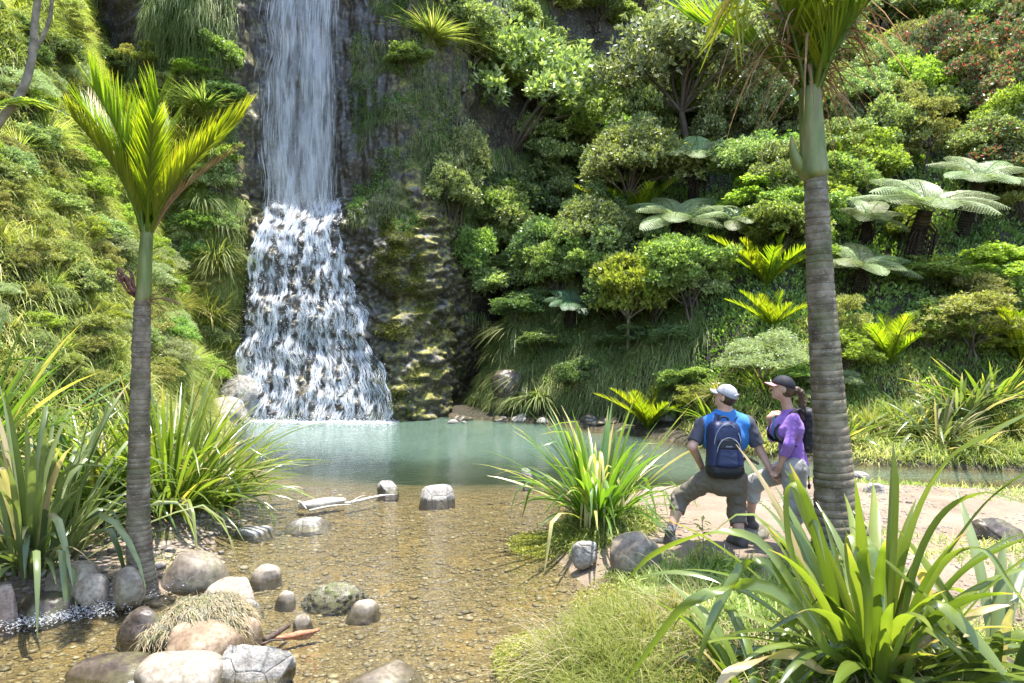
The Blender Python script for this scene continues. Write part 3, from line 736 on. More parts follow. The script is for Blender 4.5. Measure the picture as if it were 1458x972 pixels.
def frond_leaflets(mb, path, n, L, ang, W, up=None, r=(.2, .9), droop=.15, seg=2, tipr=None, m=0, fold=.35, jit=.06, prof=None):
    """Pinnate frond: leaflets in pairs along a rachis path."""
    path = np.asarray(path, float); t = np.linspace(.12, .995, n); k = np.arange(len(path)) / (len(path) - 1)
    P0 = np.stack([np.interp(t, k, path[:, i]) for i in range(3)], 1); T = norm(np.gradient(P0, axis=0))
    up = np.array([0, 0, 1.0]) if up is None else np.asarray(up, float)
    side = norm(np.cross(T, up) + 1e-5); nn = np.cross(side, T)
    pr = np.sin(np.clip(t * .82 + .14, 0, 1) * math.pi) ** .7 if prof is None else prof(t)
    for s_ in (-1, 1):
        l = L * pr * rng.uniform(.88, 1.08, n)
        d = norm(T * math.cos(ang) + s_ * side * math.sin(ang) + nn * fold + rng.normal(0, jit, (n, 3)))
        rr = rng.uniform(*r, n)
        V, F, R = blade_strips(P0, d, l, np.full(n, W), np.full(n, droop) if np.isscalar(droop) else droop, rr, seg)
        if tipr is not None:
            R = R.reshape(n, -1, 2).copy(); q = rng.uniform(0, 1, n) < .35; R[q, -1, :] = tipr; R = R.ravel()
        mb.add(V, F, R, m)

def proto_treefern(name, leafm, seed, nf=10, h=.55):
    global rng
    rng = np.random.default_rng(seed); root = empty(name, (0, 0, 0)); top = np.array([0, 0, h])
    tr = MB(); V, F = tube_vf(bez([(0, 0, -.1), (.01, .01, h * .5), top], 8), np.linspace(.055, .045, 8), 9); tr.add(V, F)
    for q in range(26):                        # skirt of dead stalks
        a = rng.uniform(0, 6.28); z = rng.uniform(.6, 1) * h; d = np.array([math.cos(a), math.sin(a), 0])
        V, F = tube_q([np.array([0, 0, z]) + d * .03, np.array([0, 0, z - .06]) + d * .09, np.array([0, 0, z - .2]) + d * .10], .006, 4); tr.add(V, F)
    tr.build('trunk', M['fernbark'], root)
    for q in range(nf):
        a = q * 2.399 + rng.uniform(-.2, .2); el = rng.uniform(.55, 1.15); Lf = rng.uniform(.46, .56); d = np.array([math.cos(a), math.sin(a), 0]); up = np.array([0, 0, 1.0])
        pts = [top + d * Lf * t * math.cos(el * (1 - t * .3)) + up * (Lf * (math.sin(el) * t - (.75 + .2 * el) * t * t * .62)) for t in np.linspace(0, 1, 9)]
        mb = MB(); V, F = tube_q(pts, np.linspace(.007, .002, 9), 4); mb.add(V, F, .4)
        path = np.array(pts); n = 26; t = np.linspace(.1, .99, n); k = np.linspace(0, 1, 9)
        P0 = np.stack([np.interp(t, k, path[:, i]) for i in range(3)], 1); T = norm(np.gradient(P0, axis=0)); side = norm(np.cross(T, up)); 
        pr = np.sin((t * .80 + .20) * math.pi) ** .75 * .125 + .01
        for s_ in (-1, 1):                     # each pinna carries small pinnules
            pd = norm(T * .45 + s_ * side); m_ = 9
            for w_ in np.linspace(.06, .97, m_):
                pp = P0 + pd * (pr * w_)[:, None] + np.array([0, 0, -1.0]) * (pr * .28 * w_ * w_)[:, None]
                for s2 in (-1, 1):
                    dd = norm(T * s2 * .9 + pd * .5 + rng.normal(0, .05, (n, 3)))
                    mb.add(*leaf_quads(pp, dd, np.cross(dd, up) , np.maximum(.034 * (1 - w_ * .6) * pr / .125, .005), .009, np.clip(rng.normal(.55, .18, n), 0, 1)))
        mb.build('frond', leafm, root, False)
    return root

def proto_nikau(name, seed, h=.35, nf=12):
    global rng
    rng = np.random.default_rng(seed); root = empty(name, (0, 0, 0))
    if h > .05:
        tr = MB(); V, F = tube_vf([(0, 0, -.1), (0, 0, h * .5), (0, 0, h)], [.045, .035, .035], 8); tr.add(V, F); tr.build('trunk', M['bark'], root)
    for q in range(nf):
        a = q * 2.399 + rng.uniform(-.25, .25); sp = rng.uniform(.15, .95); d = np.array([math.cos(a), math.sin(a), 0]); L = rng.uniform(.45, .85)
        pts = [np.array([0, 0, h]) + d * L * sp * t ** 1.3 + np.array([0, 0, L * t * (1 - .25 * sp * t)]) for t in np.linspace(0, 1, 7)]
        mb = MB(); V, F = tube_q(pts, np.linspace(.014, .003, 7), 4); mb.add(V, F, .35)
        frond_leaflets(mb, pts, 30, .26, .55, .016, up=-d + np.array([0, 0, .3]), r=(.25, .95), droop=.08, fold=.3)
        mb.build('frond', M['nikau'], root, False)
    return root

def flax_mesh(n, Lr, W, seed, spread=(.15, .95), droop=(.15, .9), kink=.15, base_r=.12, seg=9, dead=.08):
    global rng
    rng = np.random.default_rng(seed); mb = MB()
    for q in range(n):
        a = rng.uniform(0, 6.283); el = rng.uniform(*spread); L = rng.uniform(*Lr); dr = rng.uniform(*droop) * (el + .25)
        d = np.array([math.cos(a), math.sin(a), 0]); b = d * rng.uniform(0, base_r) + np.array([rng.normal(0, .02), rng.normal(0, .02), -.03])
        t = np.linspace(0, 1, seg); kk = rng.uniform(.45, .75) if rng.uniform() < kink else None
        th = el + dr * t ** 1.5 * 1.5                       # angle from vertical grows along the blade
        if kk: th = th + rng.uniform(1.0, 1.8) * sstep(kk - .10, kk + .12, t)
        th = np.minimum(th, 2.9)
        st = np.stack([np.sin(th), np.cos(th)], 1) * (L / (seg - 1)); st = np.cumsum(np.concatenate([[[0, 0]], st[:-1]]), 0)
        wob = rng.normal(0, .03) * t ** 2 * L * np.array([-d[1], d[0], 0])[:, None]
        path = b + st[:, :1] * d + st[:, 1:] * np.array([0, 0, 1.0]) + wob.T
        w = W * rng.uniform(.75, 1.15) * np.clip(np.minimum(.55 + t * 2.2, 1), 0, 1) * np.clip((1 - t) * 3.2, .03, 1) ** .8
        side = np.array([-d[1], d[0], 0]); tone = np.clip(rng.normal(.42, .2), 0, .84)
        if rng.uniform() < dead: tone = rng.uniform(.92, 1)
        V, F = ribbon(path, w, side, .35, rng.normal(0, .5))
        A = np.repeat(np.clip(tone + .05 * rng.normal(size=seg), 0, 1), 3).reshape(seg, 3); A[:, 1] = np.clip(A[:, 1] + .08, 0, 1)
        if rng.uniform() < .3: A[-2:] = .95
        mb.add(V, F, A.ravel())
    return mb

def tussock_mesh(n, Lr, W, seed, spread=(.1, 1.1), droop=(.25, .8), base_r=.08, seg=4, z0=0.0):
    global rng
    rng = np.random.default_rng(seed); a = rng.uniform(0, 6.283, n); el = rng.uniform(*spread, n)
    d = np.stack([np.cos(a) * np.sin(el), np.sin(a) * np.sin(el), np.cos(el)], 1)
    b = np.stack([np.cos(a), np.sin(a), 0 * a], 1) * rng.uniform(0, base_r, (n, 1)); b[:, 2] = z0 - .02
    mb = MB(); mb.add(*blade_strips(b, d, rng.uniform(*Lr, n), W * rng.uniform(.7, 1.3, n), rng.uniform(*droop, n), np.clip(rng.normal(.5, .22, n), 0, 1), seg))
    return mb

PROTO = {}
def proto(key, fn, *a, **k):
    PROTO[key] = [fn(*a, **k), False]
def as_object(name, mb, mat):
    o = mb.build(name, mat, None, False); return o
proto('dome', proto_tree, 'dome_tree', (M['pohu'], M['bark']), 'dome', 101)
proto('dome_silver', proto_tree, 'dome_tree', (M['silverpohu'], M['bark']), 'dome', 102)
proto('dome_b', proto_tree, 'dome_tree', (M['pohu'], M['bark']), 'layer', 103)
proto('umbrella', proto_tree, 'flat_topped_tree', (M['olive'], M['bark']), 'layer', 104)
proto('bush_mid', proto_tree, 'leafy_bush', (M['mid'], M['bark']), 'bush', 105)
proto('bush_mid2', proto_tree, 'leafy_bush', (M['mid'], M['bark']), 'bush', 115)
proto('bush_bright', proto_tree, 'leafy_bush', (M['bright'], M['bark']), 'bush', 106)
proto('bush_dark', proto_tree, 'leafy_bush', (M['dark'], M['bark']), 'bush', 107)
proto('bush_pohu', proto_tree, 'leafy_bush', (M['pohu'], M['bark']), 'bush', 108)
proto('airy_bright', proto_tree, 'small_tree', (M['bright'], M['palebark']), 'airy', 109)
proto('airy_mid', proto_tree, 'small_tree', (M['mid'], M['bark']), 'airy', 110)
proto('fine_olive', proto_tree, 'fine_leaved_bush', (M['silverpohu'], M['bark']), 'fine', 111)
proto('wispy_olive', proto_tree, 'scrub_bush', (M['olive'], M['bark']), 'wispy', 112)
proto('wispy_bright', proto_tree, 'scrub_bush', (M['bright'], M['bark']), 'wispy', 113)
proto('red', proto_tree, 'red_flowered_bush', (M['red'], M['bark']), 'bush', 114)
proto('fern', proto_treefern, 'tree_fern', M['fern'], 201)
proto('fern2', proto_treefern, 'tree_fern', M['fern'], 202, 9, .4)
proto('dkfern', proto_treefern, 'tree_fern', M['dkfern'], 203, 9, .45)
proto('nikau', proto_nikau, 'small_palm', 301)
proto('nikau2', proto_nikau, 'small_palm', 302, .03, 11)
proto('flax', lambda: as_object('flax_bush', flax_mesh(85, (.7, 1.25), .045, 401), M['flaxpale']))
proto('flax2', lambda: as_object('flax_bush', flax_mesh(75, (.7, 1.2), .042, 402), M['flax']))
proto('tussock', lambda: as_object('grass_tussock', tussock_mesh(520, (.5, 1.1), .016, 403), M['grass']))
proto('tussock_dk', lambda: as_object('grass_tussock', tussock_mesh(420, (.45, .95), .016, 404, (.2, 1.3), (.5, 1.3)), M['dkgrass']))

def put(key, loc, w, h=None, label=None, cat=None, group=None, rz=None, name=None):
    h = w if h is None else h
    p = PROTO[key]
    if not p[1]: o = p[0]; p[1] = True
    else: o = copy_tree(p[0])
    if name: o.name = name
    o.location = tuple(float(v) for v in loc); o.scale = (w, w, h); o.rotation_euler = (0, 0, random.uniform(0, 6.28) if rz is None else rz)
    if group: o.rotation_euler = (random.uniform(-.16, .16), random.uniform(-.16, .16), o.rotation_euler[2]); o.scale = (w * random.uniform(.85, 1.2), w * random.uniform(.85, 1.2), h * random.uniform(.85, 1.2))
    for k in ('label', 'category', 'group'):
        if k in o: del o[k]
    if 'fern' in key: o.rotation_euler = Matrix.Rotation(.45, 4, 'X').to_3x3().__matmul__(Matrix.Rotation(random.uniform(0, 6.28), 3, 'Z')).to_euler()
    return tag(o, label, cat, group)

def putpx(key, cx, by, wpx, hpx, label, cat, group=None, Y=None, sink=.04, **k):
    """Base pixel (cx, by) found on the terrain, size given in photo pixels."""
    if Y is None: loc = hit(cx, by)
    else: loc = P(cx, by, Y)
    s_ = loc[1] / FPX
    loc = loc - np.array([0, 0, sink * hpx * s_])
    return put(key, loc, wpx * s_, hpx * s_, label, cat, group, **k)

TREES = [  # kind, base px x, y, width, height, label, category
 ('dome', 738, 338, 300, 290, 'largest domed grey green tree, nearest the dark cliff right of the waterfall', 'tree'),
 ('dome_b', 806, 318, 178, 150, 'domed tree on bare trunks just below the largest domed tree', 'tree'),
 ('dome_silver', 982, 262, 262, 262, 'biggest silvery tree, its rounded crown high under the cliff left of the tall palm', 'tree'),
 ('dome_silver', 1085, 262, 130, 180, 'silvery tree crowded against the right side of the biggest silvery tree', 'tree'),
 ('dome', 660, 120, 130, 125, 'grey green tree at the top of the picture over the dark rock gully', 'tree'),
 ('dome_b', 742, 96, 120, 90, 'small grey green tree on the cliff ledge above the large domed tree', 'tree'),
 ('dome', 812, 150, 110, 90, 'rounded grey green tree on the ledge between the domed tree and the silvery tree', 'tree'),
 ('bush_pohu', 850, 40, 140, 55, 'bush perched on the bare dark cliff at the top edge', 'bush'),
 ('umbrella', 1318, 250, 105, 122, 'flat topped olive tree with a clear dark trunk above the silver ferns', 'tree'),
 ('red', 1385, 190, 150, 140, 'bush dotted with red flowers high on the right slope', 'bush'),
 ('red', 1450, 130, 150, 150, 'red flowered bush in the top right corner', 'bush'),
 ('red', 1440, 300, 150, 130, 'lowest of the red flowered bushes, at the right edge above the ferns', 'bush'),
 ('wispy_olive', 1300, 120, 130, 90, 'olive green bush on the upper right slope, left of the red flowers', 'bush'),
 ('bush_mid', 985, 462, 152, 150, 'large rounded light green bush above the man in the grey cap', 'bush'),
 ('airy_bright', 893, 512, 122, 152, 'bright green small tree with forked pale trunk over the shaded bank', 'tree'),
 ('bush_bright', 1092, 318, 150, 75, 'bright green bush among the silver ferns left of the tall palm trunk', 'bush'),
 ('fine_olive', 1090, 560, 140, 108, 'fine leaved olive bush right behind the woman in the purple top', 'bush'),
 ('bush_dark', 1225, 165, 110, 70, 'dark green rounded bush right of the tall palm crown shaft', 'bush'),
 ('bush_mid2', 1330, 420, 130, 60, 'low green bush below the silver ferns on the right slope', 'bush'),
 ('bush_bright', 1420, 425, 150, 80, 'bright yellow green bush at the right edge below the ferns', 'bush'),
 ('wispy_olive', 1380, 520, 180, 120, 'twiggy olive scrub on the right above the far flax bank', 'bush'),
 ('airy_mid', 1110, 215, 90, 110, 'slim mid green tree immediately left of the tall palm crown shaft', 'tree'),
 ('bush_pohu', 640, 330, 110, 120, 'grey green bush at the lower left foot of the domed trees, by the mossy rocks', 'bush'),
 ('fern', 985, 296, 150, 135, 'silver tree fern with drooping pale fronds below the silvery tree', 'tree fern'),
 ('fern2', 960, 358, 160, 135, 'pale tree fern just above the large rounded light green bush', 'tree fern'),
 ('fern2', 1045, 352, 115, 105, 'small silver fern tucked beside the bright bush left of the tall palm', 'tree fern'),
 ('fern', 1290, 395, 215, 190, 'largest silver tree fern right of the tall palm trunk', 'tree fern'),
 ('dome', 905, 345, 170, 170, 'grey green tree between the largest domed tree and the biggest silvery tree', 'tree'),
 ('dome_b', 690, 400, 150, 150, 'dim grey green tree low in front of the dark gully beside the mossy rocks', 'tree'),
 ('dome', 1065, 300, 120, 110, 'small rounded grey green tree beneath the second silvery tree', 'tree'),
 ('fern2', 1225, 350, 130, 110, 'silver fern right of the tall palm, just below the small thin trunk palm', 'tree fern'),
 ('fern2', 1215, 420, 150, 120, 'silver fern low beside the right edge of the tall palm trunk', 'tree fern'),
 ('fern', 1370, 330, 170, 140, 'silver tree fern behind and above the largest silver fern', 'tree fern'),
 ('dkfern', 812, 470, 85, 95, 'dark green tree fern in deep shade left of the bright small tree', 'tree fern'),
 ('nikau', 1012, 262, 80, 62, 'small palm with upright fronds behind the uppermost silver fern', 'palm'),
 ('nikau2', 1092, 408, 130, 105, 'small palm with yellow green fronds left of the tall palm trunk', 'palm'),
 ('nikau2', 1100, 470, 95, 78, 'young palm above the fine leaved olive bush', 'palm'),
 ('nikau2', 1268, 520, 120, 100, 'young palm on the slope right of the tall palm trunk', 'palm'),
 ('nikau', 1206, 300, 75, 98, 'small palm on a thin trunk just right of the tall palm crown shaft', 'palm'),
 ('nikau2', 1455, 520, 110, 120, 'young palm cut off by the right edge of the picture', 'palm'),
 ('nikau2', 922, 610, 110, 85, 'yellow green young palm behind the flax at the pool edge', 'palm'),
 ('nikau2', 900, 330, 120, 90, 'dark spiky young palm left of the pale tree fern', 'palm'),
]
for kind, x, y, w, h, lab, cat in TREES:
    if kind == 'dome' and x == 752: putpx(kind, x, y, w, h, lab, cat, rz=2.0)
    else: putpx(kind, x, y, w, h, lab, cat)

# filler growth on the two slopes: each bush is its own object
def fill(zone, kinds, step, wr, hr, tests, group, labels, cat, seed):
    r = random.Random(seed); x0, y0, x1, y1 = zone; y = y0; row = 0
    while y < y1:
        x = x0 + (row % 2) * step * .5
        while x < x1:
            px = x + r.uniform(-.3, .3) * step; py = y + r.uniform(-.3, .3) * step
            if tests(px, py) and not any(abs(px - t[1]) < t[3] * .42 and t[2] - 8 < py < t[2] + 75 for t in TREES if t[0] in ('fern', 'fern2', 'dkfern', 'nikau', 'nikau2', 'airy_bright', 'fine_olive', 'umbrella')):
                k = r.choice(kinds); w = r.uniform(*wr); h = r.uniform(*hr)
                loc = hit(px, py); s_ = loc[1] / FPX
                put(k, loc - np.array([0, 0, .1 * h * s_]), w * s_, h * s_, labels[k], cat[k] if isinstance(cat, dict) else cat, group[k] if isinstance(group, dict) else group, rz=r.uniform(0, 6.28))
            x += step
        y += step * .62; row += 1
def lb(where):
    return {'bush_mid': 'mid green leafy bush ' + where, 'bush_mid2': 'mid green leafy bush ' + where, 'bush_bright': 'bright green leafy bush ' + where,
            'bush_dark': 'dark green leafy bush ' + where, 'bush_pohu': 'grey green leafy bush ' + where, 'wispy_olive': 'thin olive scrub bush ' + where,
            'wispy_bright': 'thin bright green scrub bush ' + where, 'fine_olive': 'fine leaved silvery bush ' + where, 'tussock': 'pale grass tussock ' + where,
            'tussock_dk': 'drooping dark grass tussock ' + where, 'dome': 'grey green tree ' + where, 'dome_b': 'grey green tree ' + where, 'airy_mid': 'small loose leaved tree ' + where,
            'flax': 'pale flax bush ' + where, 'flax2': 'green flax bush ' + where, 'umbrella': 'olive flat topped tree ' + where, 'red': 'red flowered bush ' + where}
def gr(where): return {k: v + 's' for k, v in ((k, k.split('_')[0] + ' plants ' + where) for k in lb(''))}
BUSHCAT = {k: ('grass' if 'tussock' in k else 'flax' if 'flax' in k else 'tree' if k in ('dome', 'dome_b', 'airy_mid', 'umbrella') else 'bush') for k in lb('')}
w_ = 'packed among others on the upper right slope'
fill((1160, 60, 1480, 330), ['bush_mid', 'bush_pohu', 'wispy_olive', 'bush_bright', 'umbrella', 'dome', 'dome_b', 'bush_mid2', 'red', 'bush_bright'], 62, (90, 140), (95, 140), lambda x, y: True, gr(w_), lb(w_), BUSHCAT, 1)
w_ = 'packed among others on the lower right slope'
fill((1150, 330, 1480, 560), ['bush_mid', 'bush_bright', 'wispy_olive', 'wispy_bright', 'fine_olive', 'bush_mid2'], 62, (70, 115), (62, 95), lambda x, y: True, gr(w_), lb(w_), BUSHCAT, 2)
w_ = 'filling the slope between the domed trees and the tall palm'
fill((850, 220, 1160, 480), ['bush_mid', 'bush_dark', 'bush_mid2', 'bush_pohu', 'bush_bright', 'dome', 'dome_b', 'bush_mid2'], 56, (80, 130), (95, 150), lambda x, y: True, gr(w_), lb(w_), BUSHCAT, 3)
w_ = 'under the domed trees in half shade'
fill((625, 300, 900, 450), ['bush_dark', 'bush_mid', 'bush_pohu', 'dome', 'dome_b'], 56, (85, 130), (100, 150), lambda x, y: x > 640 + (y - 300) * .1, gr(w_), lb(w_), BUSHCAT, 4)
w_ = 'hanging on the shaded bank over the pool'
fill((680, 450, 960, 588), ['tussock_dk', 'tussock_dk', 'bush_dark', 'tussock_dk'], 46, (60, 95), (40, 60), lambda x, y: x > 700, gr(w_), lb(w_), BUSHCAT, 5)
w_ = 'on the low bank behind the two hikers'
fill((900, 560, 1190, 612), ['fine_olive', 'tussock', 'wispy_bright', 'bush_mid', 'flax2'], 46, (60, 85), (40, 62), lambda x, y: y > 575 or x > 950, gr(w_), lb(w_), BUSHCAT, 6)
w_ = 'clinging to the cliff above the domed trees'
fill((600, 20, 950, 130), ['bush_pohu', 'wispy_olive', 'bush_mid', 'tussock'], 66, (60, 95), (40, 60), lambda x, y: not (820 < x < 960 and 60 < y), gr(w_), lb(w_), BUSHCAT, 7)
w_ = 'on the sunny slope left of the waterfall'
fill((-20, 150, 345, 560), ['tussock', 'wispy_bright', 'tussock', 'wispy_olive', 'bush_pohu', 'tussock', 'fine_olive', 'wispy_olive'], 44, (50, 85), (46, 74), lambda x, y: x < 330 - max(0, 300 - y) * .05, gr(w_), lb(w_), BUSHCAT, 8)
w_ = 'hanging on the rock wall just left of the waterfall'
fill((225, 110, 338, 560), ['tussock', 'bush_mid', 'wispy_bright', 'tussock', 'wispy_olive', 'tussock_dk'], 36, (50, 85), (46, 80), lambda x, y: x < 318 + (y - 300) * .04, gr(w_), lb(w_), BUSHCAT, 18)
w_ = 'high on the shaded ground at the top left'
fill((-20, 30, 330, 170), ['tussock_dk', 'bush_dark', 'tussock_dk', 'wispy_olive'], 55, (50, 80), (35, 60), lambda x, y: not (110 < x < 350 and y < 95) and not (190 < x < 330 and y < 120), gr(w_), lb(w_), BUSHCAT, 9)
w_ = 'in the far flax bank beyond the stream'
fill((1190, 560, 1480, 640), ['flax', 'flax', 'flax2', 'tussock'], 52, (90, 130), (62, 84), lambda x, y: y > 572, gr(w_), lb(w_), BUSHCAT, 10)

# growth too dense to count: grass and leaves matting the slopes and ledges
rng = np.random.default_rng(55)
def scatter_surface(n, xr, yr, keep, L, W, blades, mat, name, label, leafy=False, tone=.5, droop=(.4, 1.2), cat='undergrowth'):
    x = rng.uniform(*xr, n * 3); y = rng.uniform(*yr, n * 3); z = H(x, y); k = keep(x, y, z); x, y, z = x[k][:n], y[k][:n], z[k][:n]
    eps = .15; gxn = (H(x + eps, y) - z) / eps; gyn = (H(x, y + eps) - z) / eps; N = norm(np.stack([-gxn, -gyn, np.ones(len(x))], 1))
    base = np.stack([x, y, z], 1); P_, D_, R_ = [], [], []; tn = tone + .28 * fbm(base * .8, 3, 9) * 2
    for b in range(blades):
        P_.append(base + rng.normal(0, .05, base.shape)); D_.append(norm(N * .55 + np.array([0, 0, .6]) + randdir(len(x)) * .75)); R_.append(np.clip(tn + rng.normal(0, .18, len(x)), 0, 1))
    P_, D_, R_ = map(np.concatenate, (P_, D_, R_)); m = len(P_); mb = MB()
    if leafy: mb.add(*leaf_quads(P_ + D_ * .05, D_, randdir(m), L * rng.uniform(.6, 1.3, m), W * rng.uniform(.6, 1.3, m), R_, .1))
    else: mb.add(*blade_strips(P_, D_, L * rng.uniform(.5, 1.3, m), W * rng.uniform(.7, 1.3, m), rng.uniform(*droop, m), R_, 3))
    return tag(mb.build(name, mat, None, False), label, cat, None, 'stuff')
inL = lambda x, y: -sdpoly(x, y, HILL_L)
inR = lambda x, y: -sdpoly(x, y, HILL_R)
visL = lambda x, y, z: (inL(x, y) > .05) & (z < CAMH + .52 * y) & (x > -.78 * y - .5)
visR = lambda x, y, z: (inR(x, y) > .05) & (z < CAMH + .52 * y) & (x < .78 * y + .5) & (y < cliffY(x) + .3)
scatter_surface(26000, (-20, -5.5), (5, 23), lambda x, y, z: visL(x, y, z), .42, .016, 7, M['grass'], 'grass', 'long sunlit grass matting the left slope', False, .5)
scatter_surface(20000, (-20, -5.5), (5, 23), lambda x, y, z: visL(x, y, z) & (vnoise(np.stack([x, y, z], -1) * .7, 5) > -.1), .075, .03, 9, M['olive'], 'undergrowth', 'low leafy growth matting the left slope', True, .5)
scatter_surface(34000, (-3, 30), (11, 34), lambda x, y, z: visR(x, y, z), .11, .05, 8, M['mid'], 'undergrowth', 'low leafy growth under the trees of the right slope', True, .45)
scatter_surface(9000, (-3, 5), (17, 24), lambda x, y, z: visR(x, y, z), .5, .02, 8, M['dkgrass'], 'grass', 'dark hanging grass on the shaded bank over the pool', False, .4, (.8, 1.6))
scatter_surface(9000, (4, 16), (10.5, 16), lambda x, y, z: (z > .03) & (z < 4) & (y > 11.4), .38, .014, 7, M['grass'], 'grass', 'pale grass on the bank beyond the stream', False, .6)

def cliff_growth(n, xr, zr, keep, L, W, blades, mat, name, label, droop, leafy=False, tone=.5, cat='undergrowth'):
    x = rng.uniform(*xr, n * 3); z = rng.uniform(*zr, n * 3); k = keep(x, z); x, z = x[k][:n], z[k][:n]; y = cliff_at(x, z); m = len(x)
    base = np.stack([x, y + .03, z], 1); P_, D_, R_ = [], [], []; tn = tone + .5 * fbm(base * .9, 3, 19)
    for b in range(blades):
        P_.append(base + rng.normal(0, .05, base.shape)); D_.append(norm(np.array([0, -.6, .25]) + randdir(m) * .7)); R_.append(np.clip(tn + rng.normal(0, .16, m), 0, 1))
    P_, D_, R_ = map(np.concatenate, (P_, D_, R_)); q = len(P_); mb = MB()
    if leafy: mb.add(*leaf_quads(P_, D_, randdir(q), L * rng.uniform(.6, 1.3, q), W * rng.uniform(.6, 1.3, q), R_, .1))
    else: mb.add(*blade_strips(P_, D_, L * rng.uniform(.5, 1.3, q), W * rng.uniform(.7, 1.3, q), rng.uniform(*droop, q), R_, 3))
    return tag(mb.build(name, mat, None, False), label, cat, None, 'stuff')
nz = lambda x, z, s, f=.7: vnoise(np.stack([x, 0 * x, z], -1) * f, s)
cliff_growth(5000, (-10.8, -8.15), (1.0, 14), lambda x, z: nz(x, z, 3) > -.55 + .08 * z, .34, .016, 7, M['grass'], 'hanging_grass', 'grass and moss hanging down the rock beside the left edge of the waterfall', (1.0, 2.2))
cliff_growth(5200, (-10.8, -8.0), (.4, 11), lambda x, z: nz(x, z, 4) > -.1 + .05 * z, .09, .035, 9, M['mid'], 'rock_moss', 'bright moss and small leaves beside the left edge of the waterfall', 0, True, .45)
cliff_growth(3600, (-5.0, -1.7), (5.4, 14), lambda x, z: nz(x, z, 6, 1.3) > -.05, .06, .03, 7, M['mid'], 'rock_moss', 'small ferns and moss on the tall rock column right of the waterfall', 0, True, .3)
cliff_growth(2200, (-5.0, -1.7), (5.6, 14), lambda x, z: nz(x, z, 6, 1.1) > .1, .10, .014, 6, M['dkgrass'], 'hanging_moss', 'dark moss hanging on the tall rock column right of the waterfall', (1.4, 2.4))
cliff_growth(4200, (-3.9, -1.6), (.1, 5.9), lambda x, z: nz(x, z, 7, 1.6) > .1, .045, .03, 7, M['moss'], 'rock_moss', 'yellow moss on the terraced rock right of the waterfall', 0, True, .3)
cliff_growth(9000, (-24, -8.4), (7, 14.5), lambda x, z: nz(x, z, 8, .5) > .12, .3, .016, 7, M['dkgrass'], 'hanging_grass', 'sparse grass on the shaded cliff at the top left', (.8, 2.0))
cliff_growth(9000, (-1.6, 9), (3, 16), lambda x, z: nz(x, z, 9, .45) > .12, .3, .02, 7, M['dkgrass'], 'hanging_grass', 'sparse grass on the dark cliff behind the domed trees', (.8, 2.0))
# ------------------------------------------------------------------ the two tall palms
def palm_trunk(path, widths, pitch, name, parent, n=20, Lk=None):
    path = np.asarray(path, float); cum = np.concatenate([[0], np.cumsum(np.linalg.norm(np.diff(path, axis=0), axis=1))]); tot = cum[-1]
    k = int(tot / pitch); ts = []; gr_ = []
    for i in range(k):
        jit = rng.uniform(-.1, .1) * pitch
        for f, g_ in ((0.0, 1.0), (.18, .0), (.82, .0), (.93, .5)): ts.append(min(max((i + f) * pitch + jit, 0), tot)); gr_.append(g_)
    ts, gr_ = np.array(ts), np.array(gr_); o = np.argsort(ts); ts, gr_ = ts[o], gr_[o]
    fine = bez(path, 200); fc = np.concatenate([[0], np.cumsum(np.linalg.norm(np.diff(fine, axis=0), axis=1))]); fc *= tot / fc[-1]
    c = np.stack([np.interp(ts, fc, fine[:, i]) for i in range(3)], 1)
    r = np.interp(ts, cum, np.asarray(widths) / 2) * (1 - .045 * gr_) * (1 + .015 * rng.normal(size=len(ts)))
    V, F = tube_vf(c, r, n, caps=False); V = V + (fbm(V * 9, 3, 70)[:, None]) * .006
    mb = MB(); mb.add(V, F, np.repeat(gr_, n)); return mb.build(name, M['palmbark'], parent)

def shaft_mat():
    m = NT('crown_shaft'); n1 = m.tex('Noise', 3, 5, m.co((3, 3, .8))); n2 = m.tex('Noise', 30, 4, m.co((1, 1, .15)))
    col = m.ramp(n1.outputs[0], [(.3, (.07, .10, .02)), (.5, (.15, .18, .045)), (.68, (.26, .22, .10))])
    col = m.mix(m.ramp(n2.outputs[0], [(.5, (0, 0, 0)), (.7, (.6, .6, .6))]), col, (.16, .12, .06))
    return m.done(m.pbr(col, .5, m.bump(n2.outputs[0], .4, .004), .4))
M['shaft'] = shaft_mat()
def stalk_mat():
    m = NT('dry_flower_stalk'); n = m.tex('Noise', 20, 4)
    return m.done(m.pbr(m.ramp(n.outputs[0], [(.35, (.10, .035, .025)), (.65, (.30, .15, .11))]), .7, None, .3))
M['stalk'] = stalk_mat()

def hero_frond(root, base, tip, out, L, W, n=52, bow=.1, r=(.2, 1.0), ang=.36, name='frond', mat='nikau', rach=.018, fold=.22, droop=.05, jit=.05):
    base, tip = np.asarray(base), np.asarray(tip); ln = np.linalg.norm(tip - base); out = np.asarray(out, float)
    pts = [base + (tip - base) * t - norm(out) * ln * bow * math.sin(math.pi * t) for t in np.linspace(0, 1, 9)]
    mb = MB(); V, F = tube_q(pts, np.linspace(rach, .003, 9), 6); mb.add(V, F, .45)
    frond_leaflets(mb, pts, n, L, ang, W, up=-norm(out) + np.array([0, 0, .35]), r=r, droop=droop, seg=3, fold=fold, tipr=1.0, jit=jit,
                   prof=lambda t: np.interp(t, [0, .12, .35, .7, 1], [.45, .75, 1, .95, .6]))
    return mb.build(name, M[mat], root, False)

